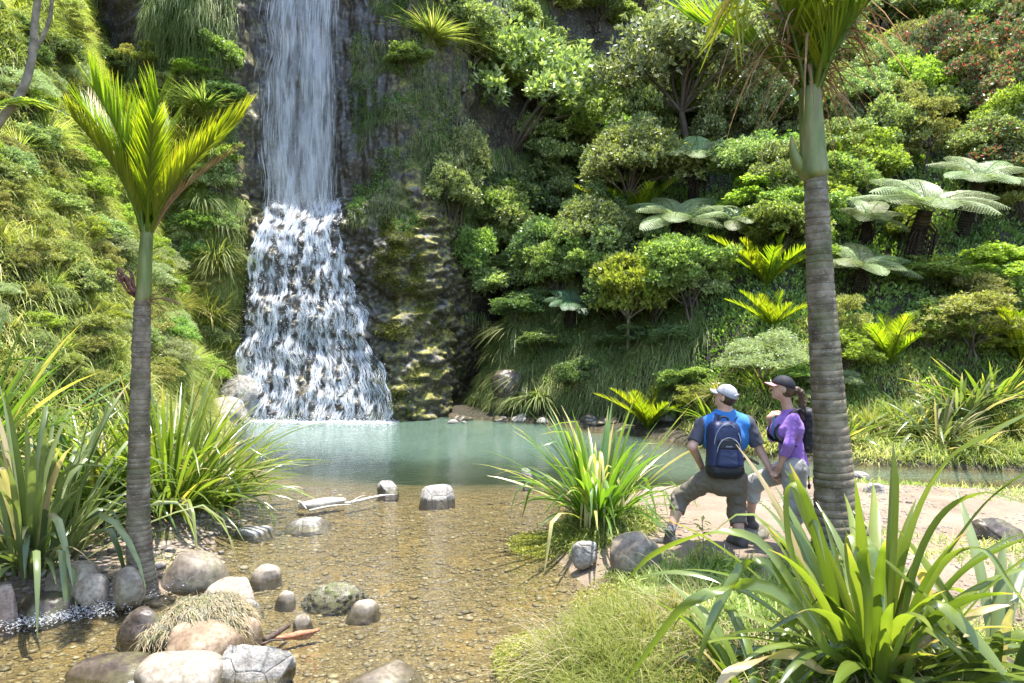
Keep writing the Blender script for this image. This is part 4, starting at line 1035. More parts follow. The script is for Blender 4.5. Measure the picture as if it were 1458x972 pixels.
rng = np.random.default_rng(900)
Y0 = 5.9
pr_ = empty('palm', P(204, 855, Y0), 'slender palm with bright yellow green upright fronds standing among the boulders at the left', 'palm')
o_ = np.array(pr_.location)
W_ = lambda pts, Y=Y0: np.array([P(x, y, Y) for x, y in pts]) - o_
px2m = Y0 / FPX
palm_trunk(W_([(206, 872), (204, 850), (200, 800), (197, 730), (198, 640), (200, 540), (203, 425)]), np.array([54, 46, 35, 31, 29, 26, 22]) * px2m, .045, 'trunk', pr_)
sp = bez(W_([(203, 432), (205, 415), (206, 385), (208, 350), (210, 320)]), 14); V, F = tube_vf(sp, np.interp(np.linspace(0, 1, 14), [0, .1, .5, 1], [9, 10.5, 9.5, 8]) * px2m, 16)
mb = MB(); mb.add(V, F); mb.build('crown_shaft', M['shaft'], pr_)
# dry flower sheath and stalks
mb = MB()
for q in range(26):
    a = W_([(203, 428)])[0]; t = W_([(rng.uniform(168, 190), rng.uniform(382, 400))])[0] + np.array([0, rng.uniform(-.06, .06), 0])
    mid = (a + t) / 2 + np.array([-.02, 0, rng.uniform(-.05, .03)]); V, F = tube_q(bez([a, mid, t, t + np.array([rng.uniform(-.05, .01), 0, rng.uniform(-.05, .02)])], 7), .006, 5); mb.add(V, F)
V, F = ribbon(bez(W_([(202, 430), (186, 414), (174, 396), (166, 381)]), 8), np.array([.05, .09, .12, .13, .12, .10, .06, .02]), np.array([0, 1.0, 0]), .5); mb.add(V, F)
mb.build('flower_sheath', M['stalk'], pr_)
mb = MB()
for q in range(16):
    a = W_([(205, 430)])[0]; t = W_([(rng.uniform(225, 268), rng.uniform(408, 455))])[0] + np.array([0, rng.uniform(-.15, .1), 0])
    V, F = tube_q(bez([a, (a + t) / 2 + np.array([0, 0, .04]), t], 6), .0035, 4); mb.add(V, F)
mb.build('flower_stalk', M['deadfrond'], pr_)
bs = W_([(209, 330)])[0]
for x, y, dy, L, col in [(122, 160, .0, .52, 'nikau'), (150, 148, .35, .5, 'nikau'), (178, 150, -.45, .52, 'nikau'), (205, 150, .45, .5, 'nikau'), (234, 145, -.1, .5, 'nikau'), (190, 165, .1, .5, 'nikau'), (132, 215, .3, .45, 'nikau'), (240, 235, .3, .45, 'nikau'), (338, 162, .1, .46, 'nikau'),
                    (290, 178, .4, .44, 'nikau'), (322, 212, -.25, .36, 'nikau'), (265, 205, -.55, .40, 'nikau'), (150, 190, -.45, .36, 'nikau'), (100, 120, .25, .26, 'deadfrond'), (330, 208, .1, .22, 'deadfrond')]:
    tp = W_([(x, y)])[0] + np.array([0, dy, 0]); out = np.array([tp[0] - bs[0], dy, 0]); out = out + (np.abs(out).sum() < .05) * np.array([0, .3, 0])
    b_ = bs + norm(out) * .04
    hero_frond(pr_, b_, tp, out, L, .016 if col == 'nikau' else .012, n=92 if col == 'nikau' else 34, mat=col, name='frond' if col == 'nikau' else 'dead_frond', r=(.35, .9))

pr_ = empty('palm', P(1198, 772, Y0), 'tallest palm, its thick ringed trunk rising past the top edge right of the hikers', 'palm')
o_ = np.array(pr_.location)
palm_trunk(W_([(1202, 790), (1197, 765), (1189, 700), (1182, 600), (1176, 520), (1168, 400), (1161, 250)]), np.array([96, 78, 56, 47, 43, 37, 31]) * px2m, .062, 'trunk', pr_, 28)
sp = bez(W_([(1160, 256), (1158, 240), (1157, 205), (1155, 165), (1153, 125)]), 20); V, F = tube_vf(sp, np.interp(np.linspace(0, 1, 20), [0, .08, .2, .5, 1], [13, 20, 21, 17, 15]) * px2m, 22)
mb = MB(); mb.add(V, F); mb.build('crown_shaft', M['shaft'], pr_)
mb = MB(); V, F = tube_vf(bez(W_([(1150, 250), (1138, 236), (1131, 220), (1128, 205), (1127, 192)]), 10), np.interp(np.linspace(0, 1, 10), [0, .3, 1], [5, 9, 1.0]) * px2m, 10); mb.add(V, F, .3); mb.build('flower_sheath', M['shaft'], pr_)
bs = W_([(1154, 132)])[0]
for x, y, dy, L in [(1085, -120, .2, .6), (1040, -70, -.25, .55), (1130, -170, -.5, .6), (1165, -190, .5, .6), (1215, -150, -.1, .6), (1262, -80, .3, .55), (1000, -10, .45, .5), (1250, -20, -.45, .5), (1110, -90, .8, .6), (1190, -60, -.8, .5)]:
    tp = W_([(x, y)])[0] + np.array([0, dy, 0]); out = np.array([tp[0] - bs[0], dy, 0]); b_ = bs + norm(out) * .06
    hero_frond(pr_, b_, tp, out, L, .026, n=70, r=(.2, .85), rach=.028, ang=.55, jit=.12)
mb = MB(); n = 200                              # dead leaflets tangled in the crown
t = rng.uniform(.05, .75, n); ax = rng.uniform(-1, 1, n)
st = np.stack([bs[0] + ax * (.10 + .46 * t), rng.uniform(-.35, .35, n) * (t + .15), bs[2] + t * 1.1], 1)
d = norm(np.stack([np.sign(ax) * rng.uniform(.1, 1.2, n), rng.uniform(-.7, .7, n), rng.uniform(-.5, .9, n)], 1))
mb.add(*blade_strips(st, d, rng.uniform(.3, .7, n), rng.uniform(.012, .026, n), rng.uniform(.3, 1.3, n), rng.uniform(0, 1, n), 5))
mb.build('dead_leaflets', M['deadfrond'], pr_, False)
mb = MB()                                      # young pale strips hanging out on the left
for q in range(18):
    a = W_([(rng.uniform(1040, 1075), rng.uniform(-30, 20))])[0]; t_ = W_([(rng.uniform(990, 1065), rng.uniform(30, 100))])[0] + np.array([0, rng.uniform(-.2, .2), 0])
    V, F = ribbon(bez([a, (a * .6 + t_ * .4) + np.array([-.03, 0, .06]), t_], 7), .028 * np.array([.5, 1, 1, 1, .9, .6, .1]), np.array([1.0, .3, 0]), .3); mb.add(V, F, rng.uniform(.6, .95))
mb.build('young_leaflets', M['nikau'], pr_, False)

# leaning thin tree at the top left corner
tr_ = empty('leaning_tree', P(-70, 330, 7.6), 'thin curved bare trunk leaning across the top left corner, with a few yellow fronds', 'tree'); o_ = np.array(tr_.location)
mb = MB(); pt = W_([(-75, 345), (-40, 230), (0, 172), (32, 128), (46, 80), (50, 30), (60, -40)], 7.6); V, F = tube_vf(bez(pt, 26), np.linspace(.055, .035, 26), 9); mb.add(V, F)
V, F = tube_vf(bez(W_([(46, 80), (70, 30), (75, -30)], 7.6), 8), .02, 6); mb.add(V, F); mb.build('trunk', M['palebark'], tr_)
for a, b in (((0, 150), (112, 172)), ((-20, 160), (80, 150)), ((60, -30), (125, 12)), ((60, -20), (20, 8))):
    p0, p1 = W_([a, b], 7.5); pts = [p0 + (p1 - p0) * t + np.array([0, 0, .12 * math.sin(math.pi * t)]) for t in np.linspace(0, 1, 8)]
    mb = MB(); V, F = tube_q(pts, .006, 4); mb.add(V, F, .4); frond_leaflets(mb, pts, 22, .16, .9, .030, r=(.5, 1), droop=.2, fold=.0); mb.build('frond', M['bright'], tr_, False)

# ------------------------------------------------------------------ flax bushes in the foreground
def flax(name, loc, mat, label, extra=None, **k):
    mb = flax_mesh(**k)
    if extra: extra(mb, np.asarray(loc))
    o = mb.build(name, M[mat], None, True); o.location = tuple(loc); return tag(o, label, 'flax')
def ground_pt(px, py, Y):
    p = P(px, py, Y); p[2] = Hs(p[0], p[1]); return p
flax('flax_bush', ground_pt(45, 800, 6.2), 'flaxpale', 'big flax bush with drooping grey green blades at the left edge', n=170, Lr=(.9, 2.0), W=.055, seed=501, spread=(.05, 1.0), droop=(.5, 1.3), kink=.45, base_r=.35)
flax('flax_bush', ground_pt(-60, 760, 7.2), 'flax', 'tall flax bush cut off by the left edge, behind the drooping one', n=130, Lr=(1.2, 2.2), W=.050, seed=502, spread=(.05, .8), droop=(.2, .8), base_r=.3)
flax('flax_bush', ground_pt(240, 735, 8.1), 'flax', 'widest flax bush, its green blades fanning out behind the slender palm', n=330, Lr=(1.1, 1.95), W=.040, seed=503, spread=(.1, 1.2), droop=(.25, .8), base_r=.35)
flax('flax_bush', ground_pt(130, 740, 7.7), 'flax', 'flax bush with pale folded blades between the left edge and the slender palm', n=190, Lr=(.9, 1.7), W=.045, seed=504, spread=(.1, 1.1), droop=(.4, 1.2), base_r=.35, kink=.45)
flax('flax_bush', ground_pt(310, 700, 9.0), 'flax', 'small flax bush leaning over the pool edge right of the widest flax', n=150, Lr=(.8, 1.4), W=.036, seed=505, spread=(.2, 1.2), base_r=.2)
def midx(mb, loc):
    for q in range(9):                         # dead pale blades hanging to the water
        a = rng.uniform(3.6, 5.6); d = np.array([math.cos(a), math.sin(a), 0]); h = rng.uniform(.45, .8)
        pts = bez([np.array([0, 0, .1]), d * .12 + np.array([0, 0, h]), d * .3 + np.array([0, 0, h * .8]), d * .36 + np.array([0, 0, h * .3]), d * .38 + np.array([0, 0, -.1])], 12)
        V, F = ribbon(pts, .03 * np.array([.6, 1, 1, 1, 1, 1, 1, 1, 1, .8, .6, .1]), np.array([-d[1], d[0], 0]), .3); mb.add(V, F, rng.uniform(.95, 1))
flax('flax_bush', ground_pt(852, 752, 7.5), 'flax', 'pool edge flax left of the man, dead pale blades hanging to the water', extra=midx, n=170, Lr=(.7, 1.5), W=.042, seed=506, spread=(.08, 1.05), droop=(.25, .8), base_r=.2)

HERO = [  # photo-measured big blades of the nearest flax: (px, py, distance) along the blade, width
 ([(1262, 930, 3.8), (1275, 820, 3.75), (1305, 720, 3.65), (1350, 650, 3.5), (1410, 612, 3.35), (1480, 580, 3.2)], .085, .5),
 ([(1250, 930, 3.8), (1262, 820, 3.8), (1270, 720, 3.85), (1272, 630, 3.9)], .06, .25),
 ([(1262, 900, 3.7), (1270, 800, 3.7), (1274, 700, 3.7), (1272, 640, 3.7)], .045, .8),
 ([(1225, 920, 3.8), (1195, 830, 3.75), (1150, 740, 3.7), (1132, 690, 3.7), (1124, 672, 3.7)], .055, .7),
 ([(1180, 900, 3.6), (1130, 800, 3.6), (1118, 730, 3.6), (1122, 690, 3.6), (1140, 695, 3.55), (1158, 735, 3.5), (1175, 800, 3.45)], .042, .75),
 ([(1200, 930, 3.5), (1140, 850, 3.4), (1080, 770, 3.4), (1010, 760, 3.4), (930, 790, 3.4), (890, 830, 3.4)], .045, .6),
 ([(1190, 950, 3.3), (1130, 860, 3.3), (1060, 830, 3.3), (980, 860, 3.2), (930, 920, 3.2), (880, 985, 3.2)], .055, .45),
 ([(1200, 960, 3.3), (1140, 860, 3.4), (1095, 805, 3.4), (1060, 805, 3.4), (1030, 850, 3.3), (1005, 910, 3.2), (985, 985, 3.2)], .05, .35),
 ([(1270, 940, 3.6), (1320, 830, 3.5), (1380, 740, 3.4), (1430, 690, 3.3), (1475, 665, 3.2)], .05, .3),
 ([(1275, 940, 3.6), (1300, 810, 3.6), (1340, 730, 3.5), (1400, 700, 3.4), (1470, 720, 3.3)], .05, .5),
 ([(1280, 920, 3.5), (1340, 800, 3.4), (1400, 780, 3.3), (1440, 830, 3.2), (1475, 880, 3.1)], .06, .55),
 ([(1230, 960, 3.5), (1235, 860, 3.4), (1225, 790, 3.4), (1245, 780, 3.35), (1258, 830, 3.3), (1262, 900, 3.2)], .06, .4),
 ([(1260, 960, 3.4), (1300, 870, 3.3), (1340, 860, 3.2), (1400, 920, 3.1), (1450, 985, 3.0)], .06, .6),
 ([(1290, 930, 3.8), (1350, 830, 3.8), (1420, 780, 3.7), (1480, 760, 3.6)], .055, .2),
 ([(1240, 950, 3.6), (1215, 850, 3.6), (1205, 780, 3.6), (1212, 760, 3.6), (1222, 800, 3.5), (1226, 880, 3.5)], .04, .8),
 ([(1180, 960, 3.4), (1120, 930, 3.4), (1050, 950, 3.3), (1010, 990, 3.2)], .05, .95),
]
def herox(mb, loc):
    for pts, w, tone in HERO:
        pp = bez([P(*q) for q in pts], 18) - loc; pp[0] = pp[0] * .3
        t = np.linspace(0, 1, 18); V, F = ribbon(pp, w * np.minimum(1, .55 + 2 * t) * np.clip((1 - t) * 4, .04, 1) ** .8, np.array([1.0, .25, .15]), .3, rng.normal(0, .4))
        A = np.full((18, 3), tone); A[:, 1] += .08; mb.add(V, F, np.clip(A, 0, 1).ravel())
flax('flax_bush', ground_pt(1245, 985, 3.75), 'flax', 'nearest flax bush, with broad glossy blades filling the bottom right corner', extra=herox, n=120, Lr=(.6, 1.4), W=.060, seed=507, spread=(.1, 1.15), droop=(.5, 1.2), kink=.12, base_r=.22, seg=14)
flax('flax_bush', ground_pt(1090, 1010, 3.55), 'flax', 'small low flax with arching blades at the bottom edge left of the nearest flax', n=46, Lr=(.4, .85), W=.048, seed=509, spread=(.3, 1.2), droop=(.6, 1.2), kink=.1, base_r=.15, seg=12)
flax('flax_bush', ground_pt(1420, 985, 3.7), 'flaxpale', 'flax bush at the bottom right edge beside the nearest flax', n=60, Lr=(.6, 1.2), W=.06, seed=508, spread=(.3, 1.2), droop=(.3, .9), kink=.08, base_r=.2, seg=12)

# ------------------------------------------------------------------ boulders and stones
import bmesh
def ico(sub):
    bm = bmesh.new(); bmesh.ops.create_icosphere(bm, subdivisions=sub, radius=1); V = np.array([v.co[:] for v in bm.verts]); F = np.array([[v.index for v in f.verts] for f in bm.faces]); bm.free(); return V, F
ICO5 = ico(5); ICO1 = ico(1); ICO2 = ico(2)
def rock_shape(seed, rough=.08, cuts=0, knob=0.0, ic=None):
    r = np.random.default_rng(seed); V, F = ico(5) if ic is None else ic; V = V.copy(); d = norm(V)
    V = d * (1 + .22 * fbm(d * 1.1 + seed, 2, seed))[:, None]
    for q in range(cuts):
        n = norm(r.normal(size=3)); t = r.uniform(.55, .82); s_ = V @ n; V = V - np.maximum(s_ - t, 0)[:, None] * n * .95
    V = V * (1 + rough * fbm(d * 3.0 + seed, 4, seed + 3))[:, None] * (1 + rough * .3 * fbm(d * 11 + seed, 3, seed + 5))[:, None]
    if knob: V = V * (1 + knob * (.4 - worley(d * 7 + seed, 4)))[:, None]
    return V, F
def rock(name, cx, by, w, h, mat, label, seed, rough=.06, cuts=0, knob=0, tilt=0, Y=None, deep=1.0, sink=.28, z=None, cat='boulder', group=None, angle=0):
    base = -.085 if z is None else z
    Y = Y or (CAMH - base) * FPX / max(by - 486, 5); s_ = Y / FPX; W2, H2 = w * s_ / 2, h * s_
    if z is None:
        q_ = P(cx, by, Y); hh_ = Hs(q_[0], q_[1] + W2 * .3)
        if hh_ > .05: base = hh_ * .95; Y = (CAMH - base) * FPX / (by - 486); s_ = Y / FPX; W2, H2 = w * s_ / 2, h * s_
    H2 = max(H2 - W2 * 1.25 * math.sin(math.atan2(CAMH - base, Y)), H2 * .4)
    V, F = rock_shape(seed, rough, cuts, knob); V = V / np.abs(V).max(0)
    c, s = math.cos(angle), math.sin(angle)
    V = V @ np.array([[c, s, 0], [-s, c, 0], [0, 0, 1]]); V = V / np.abs(V).max(0)
    H2, W2 = (max(H2 * 1.3 + .03, .15), W2 * 1.13) if z is None and base < 0 else (H2, W2); foot = .03                       # reaches down to the bed
    V[:, 2] = np.where(V[:, 2] > 0, 1 - (1 - np.clip(V[:, 2], 0, 1)) ** 1.35, V[:, 2])
    V = V * np.array([W2 * 1.04, W2 * .85 * deep, H2 + foot * .6])
    c, s = math.cos(tilt), math.sin(tilt); V = V @ np.array([[c, 0, s], [0, 1, 0], [-s, 0, c]])
    mb = MB(); mb.add(V, F); o = mb.build(name, M[mat], None, True)
    p = P(cx, by, Y); o.location = (p[0], Y + W2 * .35 * deep, base - foot * .6); return tag(o, label, cat, group)
R_ = [
 ('boulder', 265, 849, 78, 58, 'r_smooth', 'smooth egg shaped brown grey boulder right beside the slender palm trunk', 1, .03, 0, 0, -.35),
 ('boulder', 325, 868, 70, 46, 'r_pale', 'pale wedge shaped boulder below and right of the egg shaped boulder', 2, .04, 3, 0, .2),
 ('boulder', 375, 838, 46, 30, 'r_pale', 'pale rounded stone standing alone in the water right of the palm boulders', 3, .04, 2, 0, .05),
 ('boulder', 475, 866, 90, 40, 'r_knob', 'rough speckled mound shaped boulder in the shallow water', 4, .10, 0, .25, .05),
 ('stone', 405, 868, 26, 17, 'r_pale', 'small pale pebble like stone between the lone stone and the rough speckled boulder', 5, .04, 0, 0, 0),
 ('stone', 513, 884, 46, 20, 'r_pale', 'flat white triangular stone below the rough speckled boulder', 6, .04, 5, 0, .15),
 ('boulder', 198, 922, 72, 54, 'r_dark', 'dark wet angular boulder at the foot of the palm boulders', 8, .06, 6, 0, .1),
 ('boulder', 283, 945, 112, 62, 'r_tan', 'orange tan boulder with a broken dark end, behind the big cream boulder', 9, .05, 5, 0, -.12),
 ('boulder', 248, 990, 128, 70, 'r_pale', 'biggest smooth cream boulder at the bottom edge', 10, .03, 0, 0, 0),
 ('boulder', 350, 984, 106, 72, 'r_grey', 'cracked light grey angular boulder at the bottom edge', 11, .10, 7, 0, -.15),
 ('stone', 348, 916, 42, 34, 'r_tan', 'small round tan stone above the cracked grey boulder', 12, .03, 1, 0, 0),
 ('boulder', 622, 720, 46, 26, 'r_grey', 'grey boulder standing alone in the middle of the pool', 53, .07, 1, 0, .05),
 ('stone', 551, 705, 28, 19, 'r_grey', 'small pointed grey stone in the pool at the end of the driftwood', 14, .08, 4, 0, 0),
 ('stone', 358, 880, 30, 17, 'r_grey', 'small white angular stone between the pale wedge and the small round tan stone', 15, .06, 5, 0, .1),
 ('stone', 358, 769, 62, 22, 'r_grey', 'flat grey slab at the water edge under the flax blades', 16, .08, 6, 0, -.1),
 ('stone', 440, 758, 62, 12, 'r_grey', 'low white slab barely above the water, left of the middle of the pool', 17, .08, 5, 0, 0),
 ('boulder', 98, 832, 78, 42, 'r_smooth', 'pale brown boulder under the drooping left flax', 18, .05, 2, 0, 0),
 ('boulder', 128, 842, 46, 32, 'r_pale', 'small round stone in front of the pale brown boulder, left of the palm', 19, .03, 1, 0, 0),
 ('boulder', 178, 840, 44, 42, 'r_smooth', 'brown stone wedged against the left side of the slender palm trunk', 20, .05, 3, 0, 0),
 ('boulder', 50, 892, 90, 50, 'r_dark', 'dark wet boulder by the rushing water at the left', 21, .08, 4, 0, 0),
 ('boulder', 130, 868, 70, 30, 'r_dark', 'low dark rock over which the stream spills, left of the palm', 22, .08, 4, 0, 0),
 ('boulder', 2, 905, 44, 60, 'r_pink', 'pinkish block at the left edge of the picture', 23, .04, 6, 0, .1),
 ('boulder', 905, 800, 76, 52, 'r_smooth', 'grey brown boulder under the man boot', 24, .06, 3, 0, .1),
 ('stone', 833, 790, 36, 25, 'r_grey', 'small grey stone at the water edge under the flax left of the man', 25, .05, 2, 0, 0),
 ('boulder', 1249, 712, 34, 32, 'r_grey', 'small dark grey boulder at the stream right of the tall palm', 26, .1, 4, 0, 0),
 ('stone', 1228, 688, 28, 14, 'r_grey', 'flat pale stone just behind the small dark grey boulder right of the palm', 27, .05, 3, 0, 0),
 ('stone', 749, 685, 16, 14, 'r_grey', 'small white stone in the water left of the pool edge flax', 28, .05, 3, 0, 0),
 ('boulder', 1425, 775, 80, 50, 'r_dark', 'dark brown rock at the right edge among the flax blades', 29, .1, 5, 0, 0),
 ('stone', 310, 845, 44, 20, 'r_grey', 'white stone just right of the egg shaped boulder', 30, .06, 4, 0, 0),
 ('boulder', 540, 990, 110, 22, 'r_smooth', 'low smooth wet rock breaking the water at the bottom edge', 31, .04, 1, 0, 0),
 ('boulder', 150, 985, 150, 32, 'r_dark', 'flat dark wet rock in the bottom left corner', 32, .06, 3, 0, 0),
 ('stone', 375, 985, 30, 14, 'r_pale', 'small pale stone touching the cracked grey boulder at the bottom edge', 33, .05, 2, 0, 0),
 ('stone', 430, 905, 26, 10, 'r_smooth', 'little brown stone in the shallows beside the floating sticks', 34, .05, 2, 0, 0),
 ('boulder', 330, 575, 70, 45, 'r_grey', 'layered grey rock at the left foot of the waterfall', 35, .12, 6, 0, 0, 18.9),
 ('boulder', 310, 600, 80, 40, 'r_grey', 'lower grey rock at the water line at the left foot of the waterfall', 36, .12, 6, 0, 0, 18.2),
 ('boulder', 722, 552, 44, 28, 'r_dark', 'dark purple grey boulder on the shaded far shore', 37, .1, 3, 0, 0, 19.6),
]
for t in R_:
    nm, cx, by, w, h, mt, lab, sd_, ro, cu, kn, ti = t[:12]; Yf = t[12] if len(t) > 12 else None
    if Yf: rock(nm, cx, by, w, h, mt, lab, sd_, ro, cu, kn, ti, Y=Yf, z=P(cx, by, Yf)[2], cat='rock')
    else: rock(nm, cx, by, w, h, mt, lab, sd_, ro, cu, kn, ti, cat='boulder' if nm == 'boulder' else 'stone')
# rock thatched with dry washed-up grass
o = rock('boulder', 278, 924, 150, 80, 'r_knob', 'hump shaped rock thatched with dry straw behind the orange tan boulder', 7, .12, 0, .2, .05)
vv = np.empty(len(o.data.vertices) * 3, np.float32); o.data.vertices.foreach_get('co', vv); vv = vv.reshape(-1, 3).astype(float); rng = np.random.default_rng(77)
s_ = vv[(vv[:, 2] > -.02)]; s_ = s_[rng.integers(0, len(s_), 2600)]
d = norm(s_ * np.array([1, 1, .6]) * 1.0 + np.array([.5, -.5, .05]) + randdir(len(s_)) * .5); mb = MB()
mb.add(*blade_strips(s_ * 1.0, d, rng.uniform(.04, .15, len(s_)), .006, rng.uniform(.3, .8, len(s_)), rng.uniform(0, 1, len(s_)), 2)); mb.build('straw', M['straw'], o, False)

# far shore rubble of small rocks, each its own stone
rr_ = np.random.default_rng(31); base_ = [rock_shape(300 + q, .1, 5, 0, ico(3)) for q in range(4)]; bme = []
for q, (V, F) in enumerate(base_):
    mb = MB(); mb.add(V / np.abs(V).max(0), F); oo = mb.build('shore_rock', M['r_dark' if q % 2 else 'r_grey'], None, True); bme.append(oo); oo.hide_render = False
k = 0
for q in range(46):
    px = rr_.uniform(640, 960) if q < 30 else rr_.uniform(300, 345); py = rr_.uniform(592, 604) if q < 30 else rr_.uniform(560, 605)
    p = hit(px, py, 10); oo = bme[q % 4] if q < 4 else bme[q % 4].copy()
    if q >= 4: C.objects.link(oo)
    s_ = rr_.uniform(.08, .26); oo.location = (p[0], p[1], max(p[2], 0)); oo.scale = (s_, s_, s_ * .6); oo.rotation_euler = (0, 0, rr_.uniform(0, 6))
    side = 'below the shaded bank' if q < 30 else 'at the left foot of the waterfall'
    tag(oo, 'small rock lying on the far shore ' + side, 'rock', 'small rocks on the far shore ' + side)

# gravel on the stream bed and on the spit
def gravel(n, xr, yr, keep, size, colr, name, label, seed, mat):
    global rng
    rng = np.random.default_rng(seed); x = rng.uniform(*xr, n * 4); y = rng.uniform(*yr, n * 4); z = H(x, y); k = keep(x, y, z); x, y, z = x[k][:n], y[k][:n], z[k][:n]; n = len(x)
    bV, bF = ICO1; s_ = rng.lognormal(math.log(size), .45, n); s_ = np.clip(s_, size * .4, size * 3); a = rng.uniform(0, 6.28, n); ca, sa = np.cos(a), np.sin(a)
    V = bV[None] * (1 + .25 * rng.normal(size=(n, len(bV), 1)) * .6) * s_[:, None, None] * np.stack([np.ones(n), rng.uniform(.6, 1, n), rng.uniform(.18, .38, n)], 1)[:, None, :]
    X = V[..., 0] * ca[:, None] - V[..., 1] * sa[:, None] + x[:, None]; Yv = V[..., 0] * sa[:, None] + V[..., 1] * ca[:, None] + y[:, None]; Z = V[..., 2] + (z + s_ * .08)[:, None]
    F = bF[None] + (np.arange(n) * len(bV))[:, None, None]
    o = mesh_np(name, np.stack([X, Yv, Z], -1).reshape(-1, 3), F.reshape(-1, 3), mat, {'rnd': np.repeat(rng.uniform(0, 1, n), len(bV))}, True)
    return tag(o, label, 'gravel', None, 'stuff')
def gravel_mat(name, stops):
    m = NT(name); n = m.tex('Noise', 40, 3); c = m.mix(.35, m.ramp(m.attr('rnd'), stops), m.ramp(n.outputs[0], [(.3, stops[0][1]), (.7, stops[-1][1])]))
    return m.done(m.pbr(c, .6, m.bump(n.outputs[0], .3, .004), .4))
M['bedgravel'] = gravel_mat('stream_gravel', [(0, (.085, .068, .034)), (.4, (.145, .112, .055)), (.75, (.20, .16, .085)), (.93, (.32, .25, .14)), (1, (.45, .40, .30))])
M['drygravel'] = gravel_mat('dry_gravel', [(0, (.08, .06, .045)), (.5, (.20, .155, .115)), (1, (.38, .33, .27))])
gravel(13000, (-6.5, 1.6), (3.6, 11.5), lambda x, y, z: (z < -.0) & (z > -.10 - rng.exponential(.14, len(z))) & (np.abs(x / y) < .8), .017, None, 'gravel', 'brown gravel covering the shallow stream bed', 61, M['bedgravel'])
gravel(5000, (.3, 10), (4.6, 11), lambda x, y, z: (z > .02) & (z < .45) & (fbm(np.stack([x, y, z], -1) * 1.2, 3, 8) > -.05), .014, None, 'gravel', 'dry gravel scattered over the sandy spit', 62, M['drygravel'])
gravel(1500, (-6, -2.5), (5.3, 8.5), lambda x, y, z: (z > -.05) & (z < .4), .035, None, 'gravel', 'stones and gravel under the left flax', 63, M['drygravel'])

# ------------------------------------------------------------------ grass, sedge and weed near the camera
def meadow(name, label, n, xr, yr, keep, L, W, mat, seed, lean=(0, 0, 0), tilt=.5, droop=(.3, .9), seg=4, clump=0.0, cat='grass', tone=.5):
    global rng
    rng = np.random.default_rng(seed)
    if clump:
        m = max(1, n // 60); cx, cy_ = rng.uniform(*xr, m), rng.uniform(*yr, m); i = rng.integers(0, m, n * 2); x = cx[i] + rng.normal(0, clump, n * 2); y = cy_[i] + rng.normal(0, clump, n * 2)
    else: x, y = rng.uniform(*xr, n * 2), rng.uniform(*yr, n * 2)
    z = H(x, y); k = keep(x, y, z); x, y, z = x[k][:n], y[k][:n], z[k][:n]; n = len(x); tone = tone + .45 * fbm(np.stack([x, y, 0 * x], 1) * 2.6, 3, seed); d = norm(np.array([0, 0, 1.0]) + np.asarray(lean) + randdir(n) * tilt)
    d[:, 2] = np.abs(d[:, 2]); mb = MB(); mb.add(*blade_strips(np.stack([x, y, z - .01], 1), d, rng.uniform(*L, n), W * rng.uniform(.6, 1.3, n), rng.uniform(*droop, n), np.clip(tone + rng.normal(0, .22, n), 0, 1), seg))
    return tag(mb.build(name, M[mat], None, False), label, cat, None, 'stuff')
land = lambda x, y, z: z > .03
ing = lambda cx, cy, rx, ry: (lambda x, y, z: (z > .02) & (((x - cx) / rx) ** 2 + ((y - cy) / ry) ** 2 < 1))
meadow('grass', 'fine hair like grass drooping into the water at the lower middle', 9000, (.1, 1.3), (3.4, 5.3), lambda x, y, z: (z > .01) & (x < 1.25) & (x > .32 - .12 * (y - 3.6)), (.25, .6), .0065, 'grass', 71, (-.4, -.2, 0), .55, (.4, 1.0), 5, .05, tone=.3)
meadow('grass', 'long pale grass stalks arching over the water from the lower bank', 260, (.3, 1.4), (4.0, 5.8), land, (.6, 1.05), .006, 'straw', 79, (-.6, -.1, 0), .5, (.3, .9), 7, .1)
meadow('grass', 'yellow green grass on the spit below the hikers', 9000, (.9, 2.9), (4.2, 6.3), lambda x, y, z: (z > .03) & ~((x > 1.9) & (y > 5.95)), (.12, .32), .011, 'grass', 72, (0, 0, 0), .7, (.3, .9), 4, .09, tone=.3)
meadow('grass', 'dry tangled grass around the nearest flax', 8000, (.8, 4.2), (2.6, 4.6), land, (.2, .5), .007, 'straw', 73, (0, 0, 0), .8, (.5, 1.1), 4, .12)
meadow('grass', 'green sedge around the foot of the nearest flax', 4000, (.9, 4.5), (2.8, 5.0), land, (.2, .5), .012, 'grass', 74, (0, 0, 0), .6, (.3, .9), 4, .1)
meadow('grass', 'grass tufts round the foot of the pool edge flax', 4200, (.3, 1.7), (6.7, 8.4), ing(.95, 7.5, .62, .7), (.12, .4), .012, 'grass', 75, (0, -.1, 0), .8, (.4, 1.1), 4)
meadow('grass', 'grass along the stream behind the tall palm', 7000, (3.0, 12), (8.2, 10.6), lambda x, y, z: (z > .01) & (z < .17), (.08, .25), .014, 'grass', 76, (0, 0, 0), .7, (.3, .8), 3, .2)
meadow('grass', 'weeds between the stones under the left flax', 3500, (-6.5, -2.7), (5.3, 8.8), land, (.08, .3), .010, 'dkgrass', 77, (0, 0, 0), .8, (.4, 1.0), 4, .1)
meadow('grass', 'patchy grass at the right edge of the spit', 5000, (3.6, 7.5), (5.5, 9.0), lambda x, y, z: (z > .03) & (vnoise(np.stack([x, y, z], -1) * 1.1, 5) > .1), (.06, .2), .010, 'grass', 78, (0, 0, 0), .7, (.3, .9), 3, .12)
